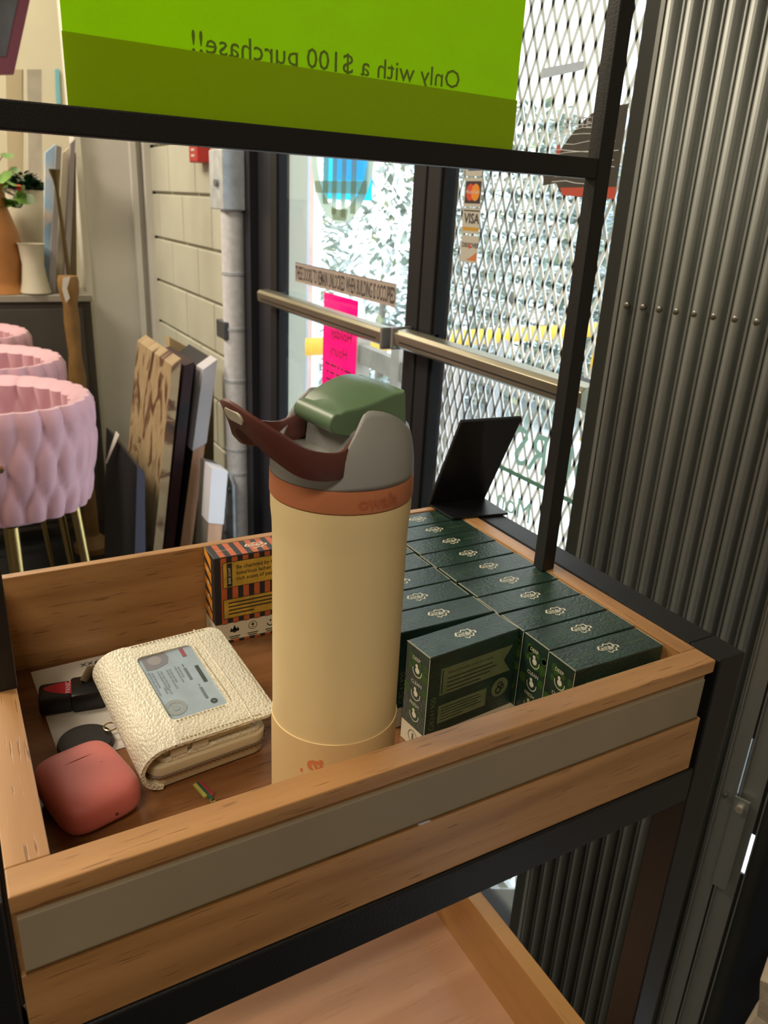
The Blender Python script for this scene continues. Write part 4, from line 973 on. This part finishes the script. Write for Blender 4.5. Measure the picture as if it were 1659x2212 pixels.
def leaf(b, p, d, n_, L, Wd):
    d = d.normalized(); sd = d.cross(n_).normalized(); nn_ = sd.cross(d)
    top = [(0, 0, 0), (.25, .75, .06), (.6, 1, .08), (.88, .6, .04), (1, 0, -.02)]
    L_ = [b.bm.verts.new(p+d*L*t+sd*Wd*w*.5+nn_*L*z) for t, w, z in top]; R_ = [b.bm.verts.new(p+d*L*t-sd*Wd*w*.5+nn_*L*z) for t, w, z in top[1:4]]; M_ = [b.bm.verts.new(p+d*L*t+nn_*(L*z-.1*Wd)) for t, w, z in top[1:4]]
    b.bm.faces.new((L_[0], L_[1], M_[0])); b.bm.faces.new((L_[0], M_[0], R_[0]))
    for i in range(2): b.bm.faces.new((L_[1+i], L_[2+i], M_[1+i], M_[i])); b.bm.faces.new((M_[i], M_[1+i], R_[1+i], R_[i]))
    b.bm.faces.new((L_[3], L_[4], M_[2])); b.bm.faces.new((M_[2], L_[4], R_[2]))
plt = empty('potted_plant', (c.x, Yv, CT+hv-.03), 'leafy green plant with a red bloom in the orange vase', 'plant'); rnd = random.Random(31)
for (px_, py_, L) in ((40, 400, .055), (5, 380, .06), (30, 420, .06), (15, 430, .05), (0, 445, .06), (35, 360, .03), (10, 330, .04), (45, 430, .04), (25, 445, .05), (-12, 400, .06)):
    e = at(px_, py_, Yv-.03+.06*rnd.random()); base = Vector((c.x+.01, Yv, CT+hv-.03)); b = MB(); b.tube([base, (base+e)/2+Vector((0, 0, .015)), e], .0025, 5); b.build('stem', stemm, plt)
    b = MB(); leaf(b, e, Vector((rnd.random()-.3, -.5, rnd.random()-.4)), Vector((0, -.6, .8)), L*1.7, L*1.5); b.build('leaf', leafm, plt, smooth=True)
e = at(41, 406, Yv-.05); MB().lathe([(.004, -.012), (.012, -.006), (.014, .004), (.006, .014)], e, 12).build('bloom', redm, plt, smooth=True)
# cream pot on stand, with moss
Y2 = 4.29; c2 = at(66, 540, Y2); s2 = k(1, Y2); zb2 = at(66, 541, Y2).z
pt_ = empty('planter', (c2.x, Y2, CT), 'rounded cream planter on a dark tripod stand', 'planter')
MB().lathe([(r*s2, z*s2) for r, z in ((18, 0), (28, 4), (36, 30), (39, 55), (36, 80), (32, 98), (32, 106), (28, 106), (28, 92))], (c2.x, Y2, zb2), 36).build('pot', cer, pt_, smooth=True)
for a in (0, 120, 240):
    MB().tube([(c2.x+15*s2*math.cos(R(a)), Y2+15*s2*math.sin(R(a)), zb2), (c2.x+34*s2*math.cos(R(a-10)), Y2+34*s2*math.sin(R(a-10)), CT)], [.012, .008], 8).build('leg', mat('dark_walnut', (.03, .010, .010), .4), pt_)
MB().lathe([(20*s2, 0), (20*s2, .012)], (c2.x, Y2, zb2-.012), 24).build('stand_ring', MT['dark_walnut'], pt_)
b = MB(); rnd = random.Random(6)
for i in range(320):
    a = rnd.random()*6.28; rr2 = 30*s2*rnd.random()**.5; p_ = Vector((c2.x+rr2*math.cos(a), Y2+rr2*math.sin(a), zb2+104*s2+.075*(1-(rr2/(32*s2))**2)*rnd.random()+.002)); leaf(b, p_, Vector((math.cos(a), math.sin(a), .8*rnd.random())), Vector((0, 0, 1)), .034, .03)
b.build('moss', leafd, pt_, kind='stuff')
Y3 = 3.955; c3 = at(78, 632, Y3)
MB().lathe([(r*s2, z*s2) for r, z in ((22, 0), (26, 3), (22, 20), (18, 50), (21, 82), (23, 85), (19, 85), (15, 60))], (c3.x, Y3, CT), 28).build('vase', cer, label='small waisted cream vase under the cream planter', cat='vase', smooth=True)
# frames leaning on the cabinet and wall
def board(name, Y, quad, dep, m_, label, cat, zmin=CT):
    p = [PX(*q_, 1, Y) for q_ in quad]
    for i in (0, 1):
        t = p[3-i]; kk = (zmin-t.z)/(p[i].z-t.z); p[i] = t+(p[i]-t)*kk
    return MB().prism(p, (0, dep, 0)).build(name, m_, label=label, cat=cat)
board('picture_frame', 4.02, (( 94, 620), (108, 620), (122, 310), (98, 330)), .03, artmat('art_pastel', [(.75, .70, .60), (.35, .55, .75), (.80, .40, .15), (.75, .72, .62)], 5, (1, 1, 1), .5), 'narrow painting with blue and orange strokes on the cabinet', 'picture')
board('picture_frame', 3.97, ((106, 620), (120, 620), (133, 318), (122, 314)), .035, mat('frame_grey', (.25, .24, .23), .5), 'thin grey canvas edge on the cabinet beside the painting', 'picture')
board('picture_frame', 4.028, ((120, 615), (138, 615), (150, 318), (136, 330)), .02, mat('frame_cream', (.70, .63, .46), .6), 'cream board leaning against the wall behind the brass candlestick', 'picture')
board('picture_frame', 3.98, ((138, 612), (150, 612), (163, 300), (153, 310)), .04, mat('frame_violet', (.27, .24, .24), .5), 'grey violet framed picture edge beside the pilaster', 'picture')
board('picture_frame', 4.05, ((150, 618), (166, 618), (164, 330), (160, 330)), .02, mat('frame_brown', (.20, .15, .08), .6), 'brown board in the shade of the pilaster', 'picture')
board('tall_board', 4.7, ((22, 640), (52, 640), (48, 150), (12, 150)), .04, mat('board_beige', (.50, .43, .28), .6), 'beige upright board against the far cream wall', 'board', FZ)
board('tall_board', 4.6, ((66, 640), (92, 640), (90, 150), (58, 150)), .05, mat('board_stone', (.45, .42, .35), .7, var=.25, vscale=6), 'mottled stone coloured board against the far cream wall', 'board', FZ)
board('tall_board', 4.75, ((44, 640), (50, 640), (50, 150), (46, 150)), .02, blkpl, 'slim black upright between the two tall boards', 'board', FZ)
# brass candlestick and carved stool post
e0, e1 = at(118, 372, 3.92), at(142, 545, 3.92); e2 = e1+(e1-e0)*((CT-e1.z)/(e1.z-e0.z))
MB().tube([e0+Vector((0, 0, .012)), e0, e0+(e2-e0)*.06, e0+(e2-e0)*.14, e0+(e2-e0)*.6, e2], [.024, .022, .012, .007, .009, .010], 14).build('brass_horn', mat('aged_brass', (.16, .12, .05), .35, .9), label='slim aged brass horn leaning against the cream board', cat='horn', smooth=True)
c4 = at(150, 640, 3.77); ws = mat('carved_oak', (.22, .12, .035), .5, var=.2, vscale=14)
cs = empty('carved_stool', (c4.x, 3.77, FZ), 'carved wooden pedestal stool with a tag before the cabinet', 'stool'); s4 = k(1, 3.77)
zt4 = at(150, 596, 3.77).z
MB().lathe([(.09, FZ), (.09, FZ+.03), (.035, FZ+.08), (.028, zt4*.3), (.040, zt4*.5), (.028, zt4*.62), (.034, zt4*.78), (.030, zt4-.12), (.042, zt4-.07), (.045, zt4-.02), (.040, zt4)], (c4.x, 3.77, 0), 28).build('pedestal', ws, cs, smooth=True)
a_ = at(136, 600, 3.72); MB().prism([a_, a_+Vector((.030, 0, .004)), a_+Vector((.012, 0, -.045)), a_+Vector((.020, 0, -.085)), a_+Vector((.002, 0, -.105)), a_+Vector((-.008, 0, -.05))], (0, -.002, 0)).build('tag', MT['paper_tag'], cs)
# wall picture at the top left
fr = empty('wall_picture', at(0, 160, 3.3), 'grey picture in a mauve frame at the upper left', 'picture')
pq = [at(-160, -260, 3.3), at(82, -80, 3.3), at(30, 160, 3.3), at(-200, 165, 3.3)]
MB().prism(pq, (0, .03, 0)).build('frame', mat('frame_mauve', (.20, .045, .075), .5), fr)
cc_ = (pq[0]+pq[1]+pq[2]+pq[3])/4
MB().prism([cc_+(p-cc_)*.80+Vector((-.0, -.004, .01)) for p in pq], (0, .006, 0)).build('print', mat('print_grey', (.09, .09, .10), .5, var=.5, vscale=7), fr)
board('ribbon', 5.185, ((122, 222), (131, 222), (127, 148), (119, 150)), .01, mat('ribbon_blue', (.18, .48, .58), .6), 'short pale blue ribbon on the cream wall', 'ribbon', at(125, 224, 5.185).z)

# ceiling light fixtures around the lamps
for i, (x, y, z, p) in enumerate(LAMPS):
    f_ = empty('ceiling_light', (x, y, 3.2), 'rectangular ceiling light fixture, %s from the photographer' % words[i], 'ceiling light', 'ceiling lights')
    MB().box((x-.6, y-.30, 3.10), (x+.6, y+.30, 3.2), .005).build('housing', mat('fixture_white', (.8, .8, .78), .5), f_)
    MB().box((x-.55, y-.25, 3.085), (x+.55, y+.25, 3.10)).build('diffuser', mat('diffuser', (1, .85, .65), .5, emit=2.), f_)

# ================================================================== OUTSIDE
GZ = FZ-.10
snow = mat('snow', (.82, .86, .90), .8, bump=.3, bscale=4)
b = MB(); b.grid(lambda u, v: (1.26+30*u, -8+40*v, GZ), 4, 4); b.build('snow_ground', snow, kind='stuff', label='bright snow covering the ground outside the doors', cat='snow')
def evergreen(x, y, h, r, seed, label):
    rnd = random.Random(seed); t = empty('evergreen', (x, y, GZ), label, 'tree', 'snowy evergreens outside')
    MB().tube([(x, y, GZ), (x, y, h*.25)], [.05, .03], 8).build('trunk', mat('bark', (.30, .26, .22), .8), t)
    b = MB(); gm_ = mat('needles', (.26, .33, .28), .7, var=.3, vscale=3); sm_ = mat('needle_snow', (.80, .85, .88), .7); yg = mat('needles_pale', (.42, .44, .26), .7)
    for i in range(4200):
        z = GZ+.05+(h-GZ)*(rnd.random()**1.1); rr_ = r*(1-.75*(max(z, 0)/h)**1.5)*(.35+.65*rnd.random()**.5); a = rnd.random()*6.283
        p_ = Vector((x+rr_*math.cos(a), y+rr_*math.sin(a), z)); d = Vector((math.cos(a+rnd.random()-.5), math.sin(a+rnd.random()-.5), rnd.random()*1.1-.55)).normalized()
        L = .12+.16*rnd.random(); q_ = rnd.random(); b.use(sm_ if q_ < .34 else (yg if q_ < .46 else gm_)); n_ = Vector((rnd.random()-.5, rnd.random()-.5, 1)).normalized(); sd = d.cross(n_).normalized()*(.012+.022*rnd.random())
        b.poly([p_-sd*.4, p_+d*L*.5-sd, p_+d*L, p_+d*L*.5+sd])
    b.build('foliage', None, t, norm=False, kind='stuff')
evergreen(3.7, 6.6, 2.35, 1.15, 1, 'snow dusted evergreen seen through the left door, nearest the emblem')
evergreen(4.9, 6.2, 2.1, 1.2, 2, 'snow dusted evergreen right of centre in the left door')
evergreen(6.0, 6.4, 2.0, 1.3, 3, 'snow dusted evergreen behind the card stickers')
evergreen(6.9, 6.0, 1.75, 1.3, 4, 'snow dusted evergreen behind the mesh gate')
evergreen(7.9, 5.6, 1.7, 1.2, 5, 'snow dusted evergreen at the right behind the mesh gate')
# posts by the left hinge
rbr = mat('post_rust', (.62, .42, .38), .6, var=.15, vscale=6); pbl = mat('post_blue', (.70, .80, .86), .5); slate = mat('post_slate', (.38, .43, .52), .5)
def post(px0, px1, x, m_, label, nm='post'):
    p_, q_ = PX(px0, 560, 0, x), PX(px1, 560, 0, x); y0, y1 = min(p_.y, q_.y), max(p_.y, q_.y)
    MB().box((x, y0, GZ), (x+.015, y1, 3.0)).build(nm, m_, label=label, cat='post')
post(640, 652, 2.05, rbr, 'rust coloured porch post outside the left door'); post(653, 662, 2.08, slate, 'slate grey downpipe beside the rust coloured post', 'downpipe'); post(662, 672, 2.3, rbr, 'narrow rust coloured trim beside the downpipe'); post(672, 690, 2.5, pbl, 'pale blue painted post outside the left door')
# yellow barrier
yel = mat('barrier_yellow', (.75, .42, .03), .5)
yb_ = empty('barrier_rail', (4, 4.6, GZ), 'yellow parking barrier rail in the snow', 'barrier')
a0 = PX(625, 752, 2, .42); a1 = PX(1300, 712, 2, .42)
MB().tube([a0, a1], .055, 10).build('rail', yel, yb_, smooth=True)
for f in (0, .3, .62, 1): p_ = a0.lerp(a1, f); MB().tube([Vector((p_.x, p_.y, GZ)), p_], .05, 10).build('upright', yel if f in (0, 1) else mat('post_grey', (.35, .36, .38), .6), yb_, smooth=True)
# wooden fence plank, car, far building
fn_ = empty('timber_fence', (3.4, 3.9, GZ), 'weathered timber rail fence in the snow outside', 'fence')
p0_, p1_ = PX(775, 760, 2, .50), PX(980, 850, 2, .50)
bb = MB(); bb.bar(p0_, p1_, .05, .10); bb.build('rail', mat('weathered_timber', (.33, .30, .26), .8, var=.3, vscale=5), fn_)
for f in (.02, .5, .98): p_ = p0_.lerp(p1_, f); bb = MB(); bb.box((p_.x-.04, p_.y-.04, GZ), (p_.x+.04, p_.y+.04, .66)); bb.build('post', MT['weathered_timber'], fn_)
car = empty('parked_car', (5.1, 4.5, GZ), 'dark parked car beyond the mesh gate', 'car'); cp = mat('car_paint', (.05, .065, .09), .25, .3, coat=.6)
o_ = Vector((5.2, 3.9, GZ)); dv = Vector((.35, -.94, 0)).normalized(); sv = Vector((.94, .35, 0))
prof = [(0, .25), (.05, .62), (.9, .82), (1.35, 1.22), (2.6, 1.28), (3.3, .86), (4.1, .74), (4.2, .25)]
MB().prism([o_+dv*x+Vector((0, 0, z)) for x, z in prof], sv*1.6).build('body', cp, car, bevel=.02)
MB().prism([o_-sv*.004+dv*x+Vector((0, 0, z)) for x, z in ((1.05, .84), (1.42, 1.17), (2.5, 1.22), (3.1, .86))], sv*1.608).build('side_window', mat('car_glass', (.10, .13, .16), .08), car)
for x in (.85, 3.3):
    c_ = o_+dv*x+Vector((0, 0, .32)); MB().tube([c_-sv*.01, c_+sv*.2], .32, 20).build('wheel', blkpl, car, smooth=True)
fb = empty('far_building', (14, 9, GZ), 'pale low building beyond the trees', 'building')
MB().box((13, 2, GZ), (17, 16, 3.2)).build('wall', mat('siding_pale', (.60, .63, .66), .7), fb)
MB().box((12.7, 1.7, 3.2), (17.3, 16.3, 3.4)).build('roof', snow, fb)
for y in (3, 5.5, 8, 10.5, 13):
    w_ = MB().box((12.96, y, .9), (13.0, y+1.2, 2.2)).build('window', mat('far_window', (.20, .26, .32), .2), fb)
